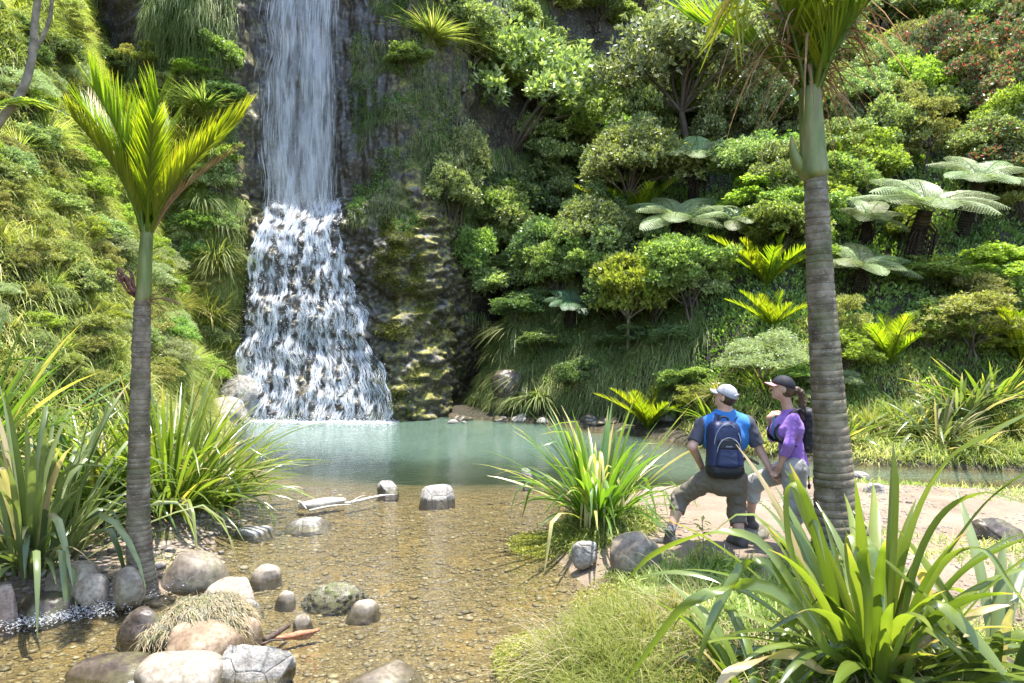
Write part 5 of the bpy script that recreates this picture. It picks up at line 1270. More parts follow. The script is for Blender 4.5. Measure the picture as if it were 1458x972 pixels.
def mat_weed(n, cx, cy, rx, ry, label, seed):
    global rng
    rng = np.random.default_rng(seed); a = rng.uniform(0, 6.28, n); q = rng.uniform(0, 1, n) ** .6; x = cx + rx * q * np.cos(a); y = cy + ry * q * np.sin(a); z = np.maximum(H(x, y), 0) + rng.uniform(.0, .025, n)
    mb = MB(); mb.add(*leaf_quads(np.stack([x, y, z], 1), norm(randdir(n) * np.array([1, 1, .35])), randdir(n), rng.uniform(.015, .04, n), rng.uniform(.006, .014, n), rng.uniform(0, 1, n)))
    return tag(mb.build('water_weed', M['algae'], None, False), label, 'weed', None, 'stuff')
mat_weed(7000, .28, 4.7, .42, .5, 'yellow green weed mat in the water beside the fine grass', 81)
mat_weed(4500, .35, 7.4, .4, .5, 'bright weed patch in the water at the foot of the pool edge flax', 82)
mat_weed(5000, 1.0, 5.7, .5, .5, 'weed growing at the water edge below the man', 83)
# leafy sprigs in front of the hikers
for (px, py, Y, h, lab) in [(1000, 770, 6.0, .42, 'leafy bright green sapling at the feet of the man'), (1045, 800, 5.4, .30, 'small leafy sapling in the grass below the man right leg')]:
    rng = np.random.default_rng(int(px)); p = ground_pt(px, py, Y); t = empty('sapling', p, lab, 'sapling'); mb = MB()
    V, F = tube_q(bez([(0, 0, -.02), (.01, 0, h * .5), (.0, .01, h)], 6), .004, 4); mb.add(V, F); mb.build('stem', M['palebark'], t)
    n = 46; q = rng.uniform(.25, 1, n); dd = norm(randdir(n) * np.array([1, 1, .4])); mb = MB(); mb.add(*leaf_quads(np.stack([0 * q, 0 * q, q * h], 1) + dd * .02, dd, np.cross(dd, [0, 0, 1.0]), rng.uniform(.05, .09, n), .035, rng.uniform(.6, 1, n), .1)); mb.build('leaves', M['bright'], t, False)

# ------------------------------------------------------------------ driftwood and sticks
def wood_mat(name, a, b):
    m = NT(name); n = m.tex('Noise', 12, 5, m.co((1, 6, 6))); return m.done(m.pbr(m.ramp(n.outputs[0], [(.35, a), (.65, b)]), .7, m.bump(n.outputs[0], .5, .006), .3))
M['drift'] = wood_mat('bleached_wood', (.30, .25, .19), (.62, .58, .52)); M['dkwood'] = wood_mat('wet_dark_wood', (.03, .022, .018), (.12, .08, .055)); M['redwood'] = wood_mat('wet_red_wood', (.25, .09, .04), (.42, .20, .11))
def stick(name, pts, rad, mat, label, branches=(), z=.03):
    pp = []
    for px, py in pts:
        Y = (CAMH - z) * FPX / (py - 486); pp.append(P(px, py, Y))
    pp = np.array(pp); mb = MB(); o_ = pp[0]; V, F = tube_vf(bez(pp - o_, 14), np.interp(np.linspace(0, 1, 14), np.linspace(0, 1, len(rad)), rad), 8); V = V + .01 * fbm(V * 14, 3, 5)[:, None]; mb.add(V, F)
    for a, b, r in branches:
        q = [P(x, y, (CAMH - z - .03) * FPX / (y - 486)) - o_ for x, y in (a, b)]; V, F = tube_vf(bez([q[0], (q[0] + q[1]) / 2 + np.array([0, 0, .02]), q[1]], 6), np.linspace(r, r * .4, 6), 6); mb.add(V, F)
    o = mb.build(name, M[mat], None); o.location = tuple(o_); return tag(o, label, 'driftwood')
stick('driftwood', [(424, 720), (450, 718), (475, 714), (492, 712)], [.035, .075, .06, .03], 'drift', 'thick bleached piece of driftwood in the pool left of the pointed grey stone', [((440, 727), (500, 718), .018), ((425, 714), (436, 724), .02)])
stick('driftwood', [(490, 717), (515, 712), (540, 706), (562, 704)], [.02, .02, .015, .006], 'drift', 'thin pale branch running from the thick driftwood to the pointed grey stone', [((500, 715), (520, 705), .008)])
stick('driftwood', [(375, 912), (395, 900), (412, 889)], [.02, .024, .016], 'dkwood', 'dark wet stick poking out of the water beside the small round tan stone', [((372, 918), (405, 912), .012)])
stick('driftwood', [(385, 910), (420, 904), (455, 896)], [.012, .028, .012], 'redwood', 'reddish wet piece of wood lying beside the dark stick', [], .0)
stick('driftwood', [(725, 943), (740, 935), (752, 926)], [.006, .008, .016], 'dkwood', 'short twig lying on the yellow weed mat', [])
stick('driftwood', [(940, 606), (970, 604), (1015, 596)], [.03, .04, .02], 'drift', 'long pale branch lying at the far edge of the stream behind the man', [])

# white water where the stream spills between the left rocks
rng = np.random.default_rng(88); mb = MB(); n = 2600; x = rng.normal(-3.55, .28, n); y = 5.45 + (x + 3.55) * .5 + rng.normal(0, .13, n); z = .03 + .10 * sstep(5.45, 5.9, y) + rng.exponential(.012, n)
d = norm(randdir(n) * np.array([1, 1, .3]) + np.array([-.4, -.6, 0])); mb.add(*leaf_quads(np.stack([x, y, z], 1), d, randdir(n) * np.array([1, 1, .2]), rng.uniform(.008, .03, n), rng.uniform(.004, .010, n), rng.uniform(.15, .8, n)))
tag(mb.build('foam', M['white'], None, False), 'white rushing water between the left boulders', 'foam', None, 'stuff')

rng = np.random.default_rng(89); mb = MB(); n = 3200; x = rng.uniform(-7.9, -3.1, n); y = np.array([cliff_at(x, np.full(n, .1))]).ravel() - .1 - rng.exponential(.28, n); z = .008 + rng.exponential(.012, n)
d = norm(randdir(n) * np.array([1, .6, .15])); mb.add(*leaf_quads(np.stack([x, y, z], 1), d, randdir(n) * np.array([1, 1, .1]), rng.uniform(.03, .12, n), rng.uniform(.01, .035, n), rng.uniform(.3, .9, n)))
tag(mb.build('foam', M['white'], None, False), 'foam line where the waterfall meets the pool', 'foam', None, 'stuff')
# ------------------------------------------------------------------ people, grown as one surface from a distance field
class SDF:
    def __init__(s, lo, hi, h):
        s.h = h; s.lo = np.asarray(lo, float); n = np.ceil((np.asarray(hi) - s.lo) / h).astype(int) + 1; s.n = n
        s.F = np.full(tuple(n), 1.0, np.float32); s.ax = [s.lo[i] + h * np.arange(n[i]) for i in range(3)]
    def _reg(s, lo, hi, pad):
        sl = [];
        for i in range(3):
            a = int(max(0, math.floor((lo[i] - pad - s.lo[i]) / s.h))); b = int(min(s.n[i], math.ceil((hi[i] + pad - s.lo[i]) / s.h) + 1)); sl.append(slice(a, max(b, a + 1)))
        X, Y, Z = np.meshgrid(*[s.ax[i][sl[i]] for i in range(3)], indexing='ij'); return tuple(sl), np.stack([X, Y, Z], -1)
    def _un(s, sl, d, k):
        f = s.F[sl]
        if k <= 0: s.F[sl] = np.minimum(f, d)
        else:
            hh = np.clip(.5 + .5 * (f - d) / k, 0, 1); s.F[sl] = f * (1 - hh) + d * hh - k * hh * (1 - hh)
    def cap(s, a, b, ra, rb=None, k=.02, cut0=False, cut1=False, sq=None):
        """Tapered limb; cut0/cut1 give a flat (cloth) end. sq=(axis, factor) squashes the section along a world direction."""
        rb = ra if rb is None else rb; a, b = np.asarray(a, float), np.asarray(b, float); R = max(ra, rb)
        sl, p = s._reg(np.minimum(a, b) - R, np.maximum(a, b) + R, k + .02); ab = b - a; L2 = ab @ ab; q = p - a; tt = (q @ ab) / L2; t = np.clip(tt, 0, 1)
        v = q - t[..., None] * ab
        if sq is not None:
            n = norm(np.asarray(sq[0], float)); c = v @ n; v = v + (c * (1 / sq[1] - 1))[..., None] * n
        d = np.linalg.norm(v, axis=-1) - (ra + (rb - ra) * t)
        L = math.sqrt(L2)
        if cut0: d = np.maximum(d, -tt * L)
        if cut1: d = np.maximum(d, (tt - 1) * L)
        s._un(sl, d, k); return s
    def ell(s, c, r, R=None, k=.02):
        c = np.asarray(c, float); r = np.broadcast_to(np.asarray(r, float), (3,)); m = r.max(); sl, p = s._reg(c - m, c + m, k + .02); q = p - c
        if R is not None: q = q @ np.asarray(R)
        l = np.linalg.norm(q / r, axis=-1); d = (l - 1) * r.min() if False else l * (l - 1) / np.maximum(np.linalg.norm(q / r ** 2, axis=-1), 1e-6)
        s._un(sl, d, k); return s
    def box(s, c, half, R, rad, k=.01, taper=0.0):
        c = np.asarray(c, float); half = np.asarray(half, float); m = np.linalg.norm(half); sl, p = s._reg(c - m, c + m, k + .02); q = (p - c) @ np.asarray(R)
        if taper: f = 1 - taper * q[..., 2] / half[2]; q = np.stack([q[..., 0] / f, q[..., 1], q[..., 2]], -1)
        w = np.abs(q) - (half - rad); d = np.linalg.norm(np.maximum(w, 0), axis=-1) + np.minimum(w.max(-1), 0) - rad; s._un(sl, d, k); return s
    def cutplane(s, pt, n, lo=None, hi=None):
        lo = s.lo if lo is None else lo; hi = s.lo + s.h * s.n if hi is None else hi
        sl, p = s._reg(lo, hi, 0); d = (p - np.asarray(pt)) @ norm(np.asarray(n, float)); s.F[sl] = np.maximum(s.F[sl], d); return s
    def wrinkle(s, amp, freq, seed, stretch=(1, 1, 1)):
        X, Y, Z = np.meshgrid(*s.ax, indexing='ij'); m = np.abs(s.F) < .06; p = np.stack([X[m], Y[m], Z[m]], -1); nz_ = fbm(p * freq * np.asarray(stretch), 3, seed)
        s.F[m] += amp * (.45 - np.abs(nz_) * 2.2).astype(np.float32); return s
    def mesh(s):
        F = s.F; S_ = F < 0; n = F.shape; c = np.zeros((n[0] - 1, n[1] - 1, n[2] - 1), int)
        for i in (0, 1):
            for j in (0, 1):
                for k in (0, 1): c += S_[i:n[0] - 1 + i, j:n[1] - 1 + j, k:n[2] - 1 + k]
        act = (c > 0) & (c < 8); I = np.argwhere(act); idm = np.full(act.shape, -1); idm[act] = np.arange(len(I)); acc = np.zeros((len(I), 3)); cnt = np.zeros(len(I))
        for ax in range(3):
            o1, o2 = [a for a in range(3) if a != ax]
            for u in (0, 1):
                for v in (0, 1):
                    A = I.copy(); A[:, o1] += u; A[:, o2] += v; B = A.copy(); B[:, ax] += 1
                    fa = F[A[:, 0], A[:, 1], A[:, 2]]; fb = F[B[:, 0], B[:, 1], B[:, 2]]; m = (fa < 0) != (fb < 0); t = fa[m] / (fa[m] - fb[m])
                    q = A[m].astype(float); q[:, ax] += t; acc[m] += q; cnt[m] += 1
        V = s.lo + s.h * acc / cnt[:, None]; faces = []
        for ax in range(3):
            o1, o2 = [(1, 2), (2, 0), (0, 1)][ax]; sa = [slice(1, -1)] * 3; sb = [slice(1, -1)] * 3; sa[ax] = slice(0, -1); sb[ax] = slice(1, None)
            a = S_[tuple(sa)]; b = S_[tuple(sb)]; E = np.argwhere(a != b); flip = a[E[:, 0], E[:, 1], E[:, 2]]
            off = np.ones(3, int); off[ax] = 0; E = E + off; q = []
            for du, dv in ((-1, -1), (0, -1), (0, 0), (-1, 0)):
                T = E.copy(); T[:, o1] += du; T[:, o2] += dv; q.append(idm[T[:, 0], T[:, 1], T[:, 2]])
            q = np.stack(q, 1); q[~flip] = q[~flip][:, ::-1]; faces.append(q)
        Fq = np.concatenate(faces); Fq = Fq[(Fq >= 0).all(1)]; return V, Fq
    def build(s, name, mat, parent, origin):
        V, Fq = s.mesh(); return mesh_np(name, V - origin, Fq, mat, None, True, parent)

def simple(name, col, rough=.7, bumps=None, spec=.3, var=.12, sheen=0.0, stretch=(1, 1, 1)):
    m = NT(name); n = m.tex('Noise', 9, 4); c = m.mix(m.math('MULTIPLY', n.outputs[0], 1.0), tuple(x * (1 - var * 2) for x in col), tuple(min(x * (1 + var), 1) for x in col))
    b = m.bump(m.tex('Noise', bumps[0], 4, m.co(stretch)).outputs[0], bumps[1], bumps[2]) if bumps else None
    return m.done(m.pbr(c, rough, b, spec, 0.0, sheen))
def skin_mat():
    m = NT('skin'); n = m.tex('Noise', 14, 4); c = m.ramp(n.outputs[0], [(.3, (.50, .27, .19)), (.7, (.62, .38, .28))]); b = m.n('ShaderNodeBsdfPrincipled'); m.l(c, b.inputs['Base Color'])
    b.inputs['Roughness'].default_value = .5; b.inputs['Subsurface Weight'].default_value = .08; b.inputs['Subsurface Scale'].default_value = .02; return m.done(b.outputs[0])
M['skin'] = skin_mat()
M['cloth_blue'] = simple('blue_shirt_cloth', (.05, .20, .50), .8, (14, .35, .01)); M['cloth_grey'] = simple('charcoal_shirt_cloth', (.075, .075, .095), .85, (14, .35, .01))
M['khaki'] = simple('khaki_trouser_cloth', (.17, .145, .115), .85, (12, .6, .015)); M['stone'] = simple('light_grey_trouser_cloth', (.38, .36, .33), .85, (12, .6, .015))
M['purple'] = simple('purple_top_cloth', (.30, .15, .50), .8, (12, .3, .008), .25, .05, .2); M['capgrey'] = simple('grey_cap_cloth', (.33, .33, .36), .8); M['capwhite'] = simple('pale_cap_brim', (.6, .6, .6), .8)
M['navy'] = simple('navy_pack_cloth', (.012, .02, .075), .55, (30, .4, .004), .5); M['black'] = simple('black_pack_cloth', (.012, .012, .015), .6, (30, .4, .004), .4); M['pink'] = simple('pink_brim', (.75, .28, .33), .7)
M['capblack'] = simple('black_cap_cloth', (.018, .018, .024), .7); M['hair1'] = simple('short_brown_hair', (.05, .028, .016), .5, (120, .6, .004)); M['hair2'] = simple('brown_hair', (.10, .055, .03), .45, (90, .7, .006), .5, .3, 0, (1, 1, .3))
M['boot'] = simple('hiking_boot', (.09, .08, .075), .7, (30, .5, .004)); M['sock'] = simple('grey_sock', (.13, .13, .15), .9); M['eye'] = simple('eye_white', (.8, .78, .74), .3); M['iris'] = simple('eye_iris', (.04, .03, .02), .3); M['lip'] = simple('lips', (.45, .17, .14), .5)
M['teal'] = simple('teal_tube', (.02, .25, .35), .4); M['greytrim'] = simple('grey_trim', (.25, .27, .33), .6); M['yellow'] = simple('yellow_pull', (.6, .55, .05), .5)

def frame(fwd, up):
    f = norm(np.asarray(fwd, float)); u = np.asarray(up, float); u = norm(u - f * (u @ f)); r = np.cross(f, u); return r, f, u     # right, forward, up

def head(S, c, fwd, up, sc=1.0):
    r, f, u = frame(fwd, up); R = np.stack([r, f, u], 1)
    S.ell(c + u * .02 * sc, np.array([.074, .094, .10]) * sc, R, .02)
    S.ell(c - u * .045 * sc + f * .018 * sc, np.array([.056, .066, .062]) * sc, R, .03)           # jaw
    S.ell(c - u * .088 * sc + f * .062 * sc, np.array([.020, .018, .016]) * sc, R, .02)            # chin
    S.cap(c + f * .090 * sc + u * .012 * sc, c + f * .113 * sc - u * .022 * sc, .008 * sc, .012 * sc, .010)   # nose
    S.ell(c + f * .092 * sc - u * .052 * sc, np.array([.022, .010, .010]) * sc, R, .008)           # mouth
    S.cap(c + f * .086 * sc + u * .028 * sc - r * .035 * sc, c + f * .086 * sc + u * .028 * sc + r * .035 * sc, .009 * sc, None, .012)   # brow
    for s_ in (-1, 1):
        S.ell(c + r * s_ * .076 * sc - f * .008 * sc - u * .005 * sc, np.array([.009, .020, .031]) * sc, R, .006)
    return r, f, u, R

def face_bits(root, c, r, f, u, origin, sc=1.0):
    V0, F0 = ICO2
    for s_ in (-1, 1):
        mb = MB(); p = c + f * .083 * sc + u * .010 * sc + r * s_ * .031 * sc; mb.add(V0 * .0125 * sc + p - origin, F0); e = mb.build('eye', M['eye'], root)
        mb = MB(); mb.add(V0 * .006 * sc + p + f * .009 * sc - origin, F0); mb.build('iris', M['iris'], e)
    mb = MB(); p = c + f * .101 * sc - u * .052 * sc - origin; V, F = tube_vf(bez([p - r * .022 - f * .008, p - r * .01, p + r * .01, p + r * .022 - f * .008], 8), np.array([.002, .004, .005, .005, .005, .005, .004, .002]), 6); mb.add(V, F); mb.build('lips', M['lip'], root)

def hand(S, wrist, tip_dir, palm_n, curl=.5, side=1, sc=1.0):
    """tip_dir: where the fingers point, palm_n: out of the palm; side: which side the thumb leaves."""
    d = norm(np.asarray(tip_dir, float)); n = np.asarray(palm_n, float); n = norm(n - d * (n @ d)); w = np.cross(d, n) * side
    pc = wrist + d * .048 * sc; R = np.stack([w, d, n], 1)
    S.ell(pc, np.array([.040, .050, .015]) * sc, R, .012); S.cap(wrist - d * .01, wrist + d * .02, .025 * sc, .024 * sc, .015, sq=(n, .75))
    for q, (o, L) in enumerate(((.029, .072), (.010, .080), (-.010, .075), (-.028, .060))):
        p = pc + w * o * sc + d * .036 * sc; a = curl * (.7 + .12 * q); rr = .0088 * sc
        for seg_, l in enumerate((.44, .32, .24)):
            dd = d * math.cos(a) + n * math.sin(a); e = p + dd * L * l * sc; S.cap(p, e, rr, rr * .92, .004); p = e; a += curl * .9; rr *= .92
    p = wrist + d * .018 * sc + w * .028 * sc; e = p + (w * .75 + d * .65 + n * .3) * .034 * sc; S.cap(p, e, .013 * sc, .011 * sc, .01); e2 = e + (d * .85 + n * .45 + w * .15) * .030 * sc; S.cap(e, e2, .0105 * sc, .009 * sc, .005)

def strap(pts, w, mat, name, parent, origin, nrm, thick=.5):
    pts = bez(np.asarray(pts, float), 22); mb = MB(); V, F = ribbon(pts - origin, w, np.cross(norm(pts[1] - pts[0]), nrm), 0.0); 
    T = norm(np.gradient(pts, axis=0)); s_ = norm(np.cross(T, np.broadcast_to(nrm, T.shape))); nn = np.cross(s_, T); h = .005
    ring = np.stack([pts - s_ * w / 2 - nn * h, pts + s_ * w / 2 - nn * h, pts + s_ * w / 2 + nn * h, pts - s_ * w / 2 + nn * h], 1).reshape(-1, 3) - origin
    F = []
    for i in range(len(pts) - 1):
        for j in range(4): a = i * 4 + j; b = i * 4 + (j + 1) % 4; F.append((a, b, b + 4, a + 4))
    mb = MB(); mb.add(ring, np.array(F)); return mb.build(name, mat, parent)

# ---- the man, seen from behind, lunging with his left boot up on the boulder, looking up to the left
def at3(px, py, Y): return P(px, py, Y)
YM = 6.60
mo = np.array([at3(1030, 700, YM)[0], YM, Hs(at3(1030, 700, YM)[0], YM)])
man = empty('person', mo, 'man', 'person')
man['label'] = 'man in grey cap and blue shirt seen from behind, left boot on a boulder'
hipL, hipR = at3(1010, 681, 6.60), at3(1048, 681, 6.58)
kneeL, ankL = at3(969, 708, 6.84), at3(954, 760, 6.72)
kneeR = at3(1049, 730, 6.68); ankR = at3(1054, 783, 6.56); ankR[2] = Hs(ankR[0], ankR[1]) + .10
shL, shR = at3(1000, 604, 6.60), at3(1064, 602, 6.56)
neck = at3(1032, 589, 6.60); head_c = at3(1033, 566, 6.57)
elL, wrL = at3(986, 636, 6.52), at3(1001, 668, 6.72)
elR, wrR = at3(1082, 641, 6.54), at3(1098, 671, 6.46)
chest = at3(1032, 622, 6.58); belly = at3(1031, 660, 6.60); pelv = at3(1029, 677, 6.60)
hf, hu = np.array([-.72, .62, .32]), np.array([.22, -.10, 1.0])
lo, hi = np.array([at3(930, 0, 6.5)[0], 6.15, 0.0]), np.array([at3(1125, 0, 6.5)[0], 7.1, 1.95])
S = SDF(lo, hi, .0065)
S.cap(chest - np.array([.09, 0, 0]), chest + np.array([.09, 0, 0]), .13, .13, .04, sq=((0, 1, 0), .8)); S.cap(chest, belly, .14, .125, .05, sq=((0, 1, 0), .85)); S.cap(belly, pelv, .13, .14, .05)
S.cap(neck - np.array([0, 0, .07]), head_c - np.array([0, 0, .04]), .072, .060, .03)
for s_ in (-1, 1): S.cap(neck + np.array([s_ * .03, 0, .0]), (shL if s_ < 0 else shR) + np.array([0, 0, .0]), .055, .05, .04)
S.cap(shL + np.array([.02, 0, -.01]), shR + np.array([-.02, 0, -.01]), .06, .06, .05); r_, f_, u_, HR = head(S, head_c, hf, hu)
S.cap(shL, elL, .052, .043, .03); S.cap(elL, wrL, .043, .028, .02); hand(S, wrL, [.55, .1, -.5], [.3, -.9, 0], .5, 1)
S.cap(shR, elR, .052, .042, .03); S.cap(elR, wrR, .042, .027, .02)
S.cap(hipL, kneeL, .088, .058, .04); S.cap(kneeL, kneeL * .6 + ankL * .4, .055, .054, .02); S.cap(kneeL * .6 + ankL * .4, ankL, .054, .036, .02)
S.cap(hipR, kneeR, .09, .06, .04); S.cap(kneeR, kneeR * .6 + ankR * .4, .056, .055, .02); S.cap(kneeR * .6 + ankR * .4, ankR, .055, .037, .02)
hm = at3(1101, 681, 6.42)
hand(S, wrR, hm - wrR + np.array([.02, 0, -.02]), [.75, -.6, .1], .75, -1)
S.build('body', M['skin'], man, mo); face_bits(man, head_c, r_, f_, u_, mo)
# shirt: blue back panel with charcoal sleeves
S = SDF(lo, hi, .008); up = np.array([0, 0, 1.0])
S.cap(chest - np.array([.10, 0, 0]), chest + np.array([.10, 0, 0]), .142, .142, .04, sq=((0, 1, 0), .82)); S.cap(chest, belly, .152, .14, .05, sq=((0, 1, 0), .86)); S.cap(belly, pelv - np.array([0, 0, .06]), .142, .158, .04, cut1=True)
S.cap(shL + np.array([.02, 0, -.01]), shR + np.array([-.02, 0, -.01]), .073, .073, .05); S.cap(neck - np.array([0, 0, .06]), neck + np.array([0, 0, .03]), .10, .082, .03, cut1=True)
for s_ in (-1, 1): S.cap(neck + np.array([s_ * .03, 0, -.005]), (shL if s_ < 0 else shR) + np.array([-s_ * .02, 0, .0]), .066, .066, .04)
S.wrinkle(.006, 9, 3, (1, 1, .6)); S.cutplane(pelv - np.array([0, 0, .025]), [0, 0, -1]); S.build('shirt', M['cloth_blue'], man, mo)
for a, b in ((shL, elL), (shR, elR)):
    S = SDF(np.minimum(a, b) - .16, np.maximum(a, b) + .16, .007); e = a + (b - a) * .80; inn = a + (chest - a) * .22 + np.array([0, 0, -.0]); S.cap(inn, a, .06, .064, .03); S.cap(a, e, .068, .070, .03, cut1=True); S.wrinkle(.005, 12, 5); S.build('sleeve', M['cloth_grey'], man, mo)
S = SDF(lo, hi, .008); S.cap(pelv + np.array([0, 0, .03]), pelv - np.array([0, 0, .04]), .165, .165, .04, cut0=True)
S.cap(hipL, kneeL, .110, .085, .05); S.cap(kneeL, kneeL + (ankL - kneeL) * .38, .090, .082, .03, cut1=True); S.cap(hipR, kneeR, .108, .088, .05); S.cap(kneeR, kneeR + (ankR - kneeR) * .55, .09, .082, .03, cut1=True)
S.wrinkle(.014, 9, 8); S.build('trousers', M['khaki'], man, mo)
def boot(parent, ank, toe_dir, origin, mat='boot', sc=1.0, nm='boot'):
    d = np.asarray(toe_dir, float); d = norm(d); S = SDF(ank - .26, ank + np.array([.26, .26, .16]), .006); s0 = ank + np.array([0, 0, -.075 * sc])
    S.cap(ank + np.array([0, 0, .05]), ank + np.array([0, 0, -.05]), .050 * sc, .052 * sc, .02, cut0=True); S.cap(s0 - d * .045, s0 + d * .15 * sc + np.array([0, 0, -.01]), .045 * sc, .038 * sc, .03); S.cutplane(s0 + np.array([0, 0, -.035 * sc]), [0, 0, -1]); S.wrinkle(.003, 22, 4)
    return S.build(nm, M[mat], parent, origin)
boot(man, ankL, [-.8, .45, -.15], mo); boot(man, ankR, [-.35, .9, 0], mo)
for a, k in ((ankL, kneeL), (ankR, kneeR)):
    mb = MB(); V, F = tube_vf([a - mo, a + (k - a) * .22 - mo], .044, 14); mb.add(V, F); mb.build('sock', M['sock'], man)
def cap_(parent, c, r, f, u, R, origin, crown, brim, tilt=0.0, opening=True):
    S = SDF(c - .22, c + .22, .005); cc = c + u * .034; S.ell(cc, [.087, .107, .098], R, 0); S.cutplane(c + u * .030 - f * .0, -u + f * .10)
    if opening:
        pass
    o = S.build('cap', M[crown], parent, origin); mb = MB(); rows = []
    for t in np.linspace(0, 1, 7):
        ang = np.linspace(-1.05, 1.05, 13); rad = np.stack([np.sin(ang) * (.080 + .0 * t), np.cos(ang) * .098], 1) if True else 0
        ext = t * .072 * np.cos(ang * .95) ** .5 if True else 0
        rows.append(c + u * (.040 - .012 * t)[None] + rad[:, :1] * r * (1 + .02 * t) + (rad[:, 1] + ext)[:, None] * f - u * (.022 * np.abs(np.sin(ang)) ** 2)[:, None])
    T = np.array(rows); B = T - u * .004; V = np.concatenate([T.reshape(-1, 3), B.reshape(-1, 3)]) - origin; F = []; m = 13
    for i in range(6):
        for j in range(12): a = i * m + j; F.append((a, a + 1, a + m + 1, a + m)); b = a + 91; F.append((b, b + m, b + m + 1, b + 1))
    for j in range(12): a = 6 * m + j; F.append((a, a + 1, a + 92, a + 91))
    mb.add(V, np.array(F)); mb.build('brim', M[brim], o); mb = MB(); V0, F0 = ICO2; mb.add(V0 * .007 + c + u * .132 - origin, F0); mb.build('button', M[crown], o); return o
co = cap_(man, head_c, r_, f_, u_, HR, mo, 'capgrey', 'capwhite')
mb = MB(); ang = np.linspace(-.55, .55, 12); arc = np.array([head_c + u_ * (.045 + .032 * math.cos(a * 2.4)) - f_ * (.108 * math.cos(a)) * 1.0 + r_ * .088 * math.sin(a) * 1.0 for a in ang]) - mo; V, F = tube_vf(arc, .004, 6); mb.add(V, F); mb.build('cap_opening', M['capwhite'], co)
S = SDF(head_c - .2, head_c + .2, .005); S.ell(head_c - f_ * .014 + u_ * .005, [.080, .092, .085], HR, 0); S.cutplane(head_c + f_ * .012, f_); S.cutplane(head_c - u_ * .062, -u_); S.wrinkle(.003, 40, 4); S.build('hair', M['hair1'], man, mo)

# his backpack
pc = at3(1031, 640, 6.42); po = pc.copy(); pk = empty('backpack', po, 'navy blue backpack with a black bottom and front pocket, worn by the man', 'backpack')
lean = norm(np.array([.02, .10, 1.0])); pr2 = norm(np.array([1, .05, 0])); pf = np.cross(lean, pr2); PR = np.stack([pr2, pf, lean], 1)
S = SDF(pc - .45, pc + .45, .008); S.box(pc, [.165, .10, .27], PR, .085, 0, .10); S.wrinkle(.005, 9, 2); S.cutplane(pc - lean * .15, -lean); S.build('bag', M['navy'], pk, po)
S = SDF(pc - .45, pc + .45, .008); S.box(pc, [.166, .102, .272], PR, .085, 0, .10); S.wrinkle(.005, 9, 2); S.cutplane(pc - lean * .15, lean); S.build('bag_bottom', M['black'], pk, po)
q = pc - pf * .085 + lean * -.03 if (pf @ np.array([0, 1, 0])) > 0 else pc + pf * .085 + lean * -.03; back = norm(q - pc - lean * -.03)
S = SDF(pc - .45, pc + .45, .007); S.box(q, [.105, .045, .135], PR, .04, 0, .12); S.wrinkle(.004, 14, 2); S.cutplane(q + lean * .04, lean); S.build('front_pocket', M['navy'], pk, po)
S = SDF(pc - .45, pc + .45, .007); S.box(q, [.106, .046, .136], PR, .04, 0, .12); S.cutplane(q + lean * .04, -lean); pk_p = S.build('pocket_flap', M['black'], pk, po)
mb = MB()
for off, (rw, rh, b0) in enumerate(((.112, .145, .03), (.125, .20, .10))):
    arc = [q + back * (.045 - .035 * off) + pr2 * rw * math.sin(a) + lean * (b0 * off + rh * math.cos(a) - (.0 if off == 0 else .03)) for a in np.linspace(-1.5, 1.5, 18)]; V, F = tube_vf(np.array(arc) - po, .005, 6); mb.add(V, F)
mb.build('piping', M['greytrim'], pk)
mb = MB(); V, F = tube_vf(bez([pc + lean * .25 - pr2 * .05 - po, pc + lean * .30 - pr2 * .03 - po, pc + lean * .30 + pr2 * .03 - po, pc + lean * .25 + pr2 * .05 - po], 10), .010, 8); mb.add(V, F); mb.build('carry_handle', M['black'], pk)
for s_ in (-1, 1):
    sh_ = shL if s_ < 0 else shR
    strap([pc + lean * .22 + pr2 * s_ * .07 - back * .07, neck + np.array([s_ * .085, -.06, -.005]), neck + np.array([s_ * .10, .04, .0]), neck + np.array([s_ * .12, .16, -.10])], .055, M['navy'], 'shoulder_strap', pk, po, up if False else np.array([0, -.5, 1.0]))
strap([pc - lean * .16 + pr2 * .15, pc - lean * .10 + pr2 * .24 + np.array([0, .1, 0]), at3(1080, 660, 6.75)], .028, M['black'], 'hip_strap', pk, po, np.array([0, -1.0, .2]))
# lettering-like maker's patch on the pocket, a pale stitched block as in the photo
mb = MB(); c_ = q + lean * .065 + back * .049
for i_, x_ in enumerate((-.024, -.012, 0, .012, .024)): mb.add(np.array([c_ + pr2 * (x_ - .004) - lean * .006, c_ + pr2 * (x_ + .004) - lean * .006, c_ + pr2 * (x_ + .004) + lean * .006, c_ + pr2 * (x_ - .004) + lean * .006]) - po, np.array([[0, 1, 2, 3]]))
mb.build('maker_patch', M['greytrim'], pk, False)

# ---- the woman in profile, looking up to the left, one boot up on a stone
YW = 6.32
wx0 = at3(1130, 700, YW)[0]; wo = np.array([wx0, YW, Hs(wx0, YW)])
wm = empty('person', wo, 'woman in a black cap with pink brim and purple top, in profile beside the palm', 'person')
hip1, hip2 = at3(1131, 668, 6.26), at3(1126, 666, 6.50)
kn1 = at3(1130, 722, 6.28); an1 = at3(1137, 775, 6.32); an1[2] = Hs(an1[0], an1[1]) + .095
kn2, an2 = at3(1074, 688, 6.72), at3(1068, 738, 6.78)
sh1, sh2 = at3(1130, 597, 6.235), at3(1121, 599, 6.51)
nk = at3(1124, 580, 6.37); hc = at3(1114, 554, 6.36)
el1, wr1 = at3(1123, 633, 6.18), at3(1110, 665, 6.30)
el2, wr2 = at3(1100, 622, 6.62), at3(1095, 594, 6.50)
ch = at3(1122, 608, 6.37); be = at3(1128, 640, 6.37); pe = at3(1130, 662, 6.38)
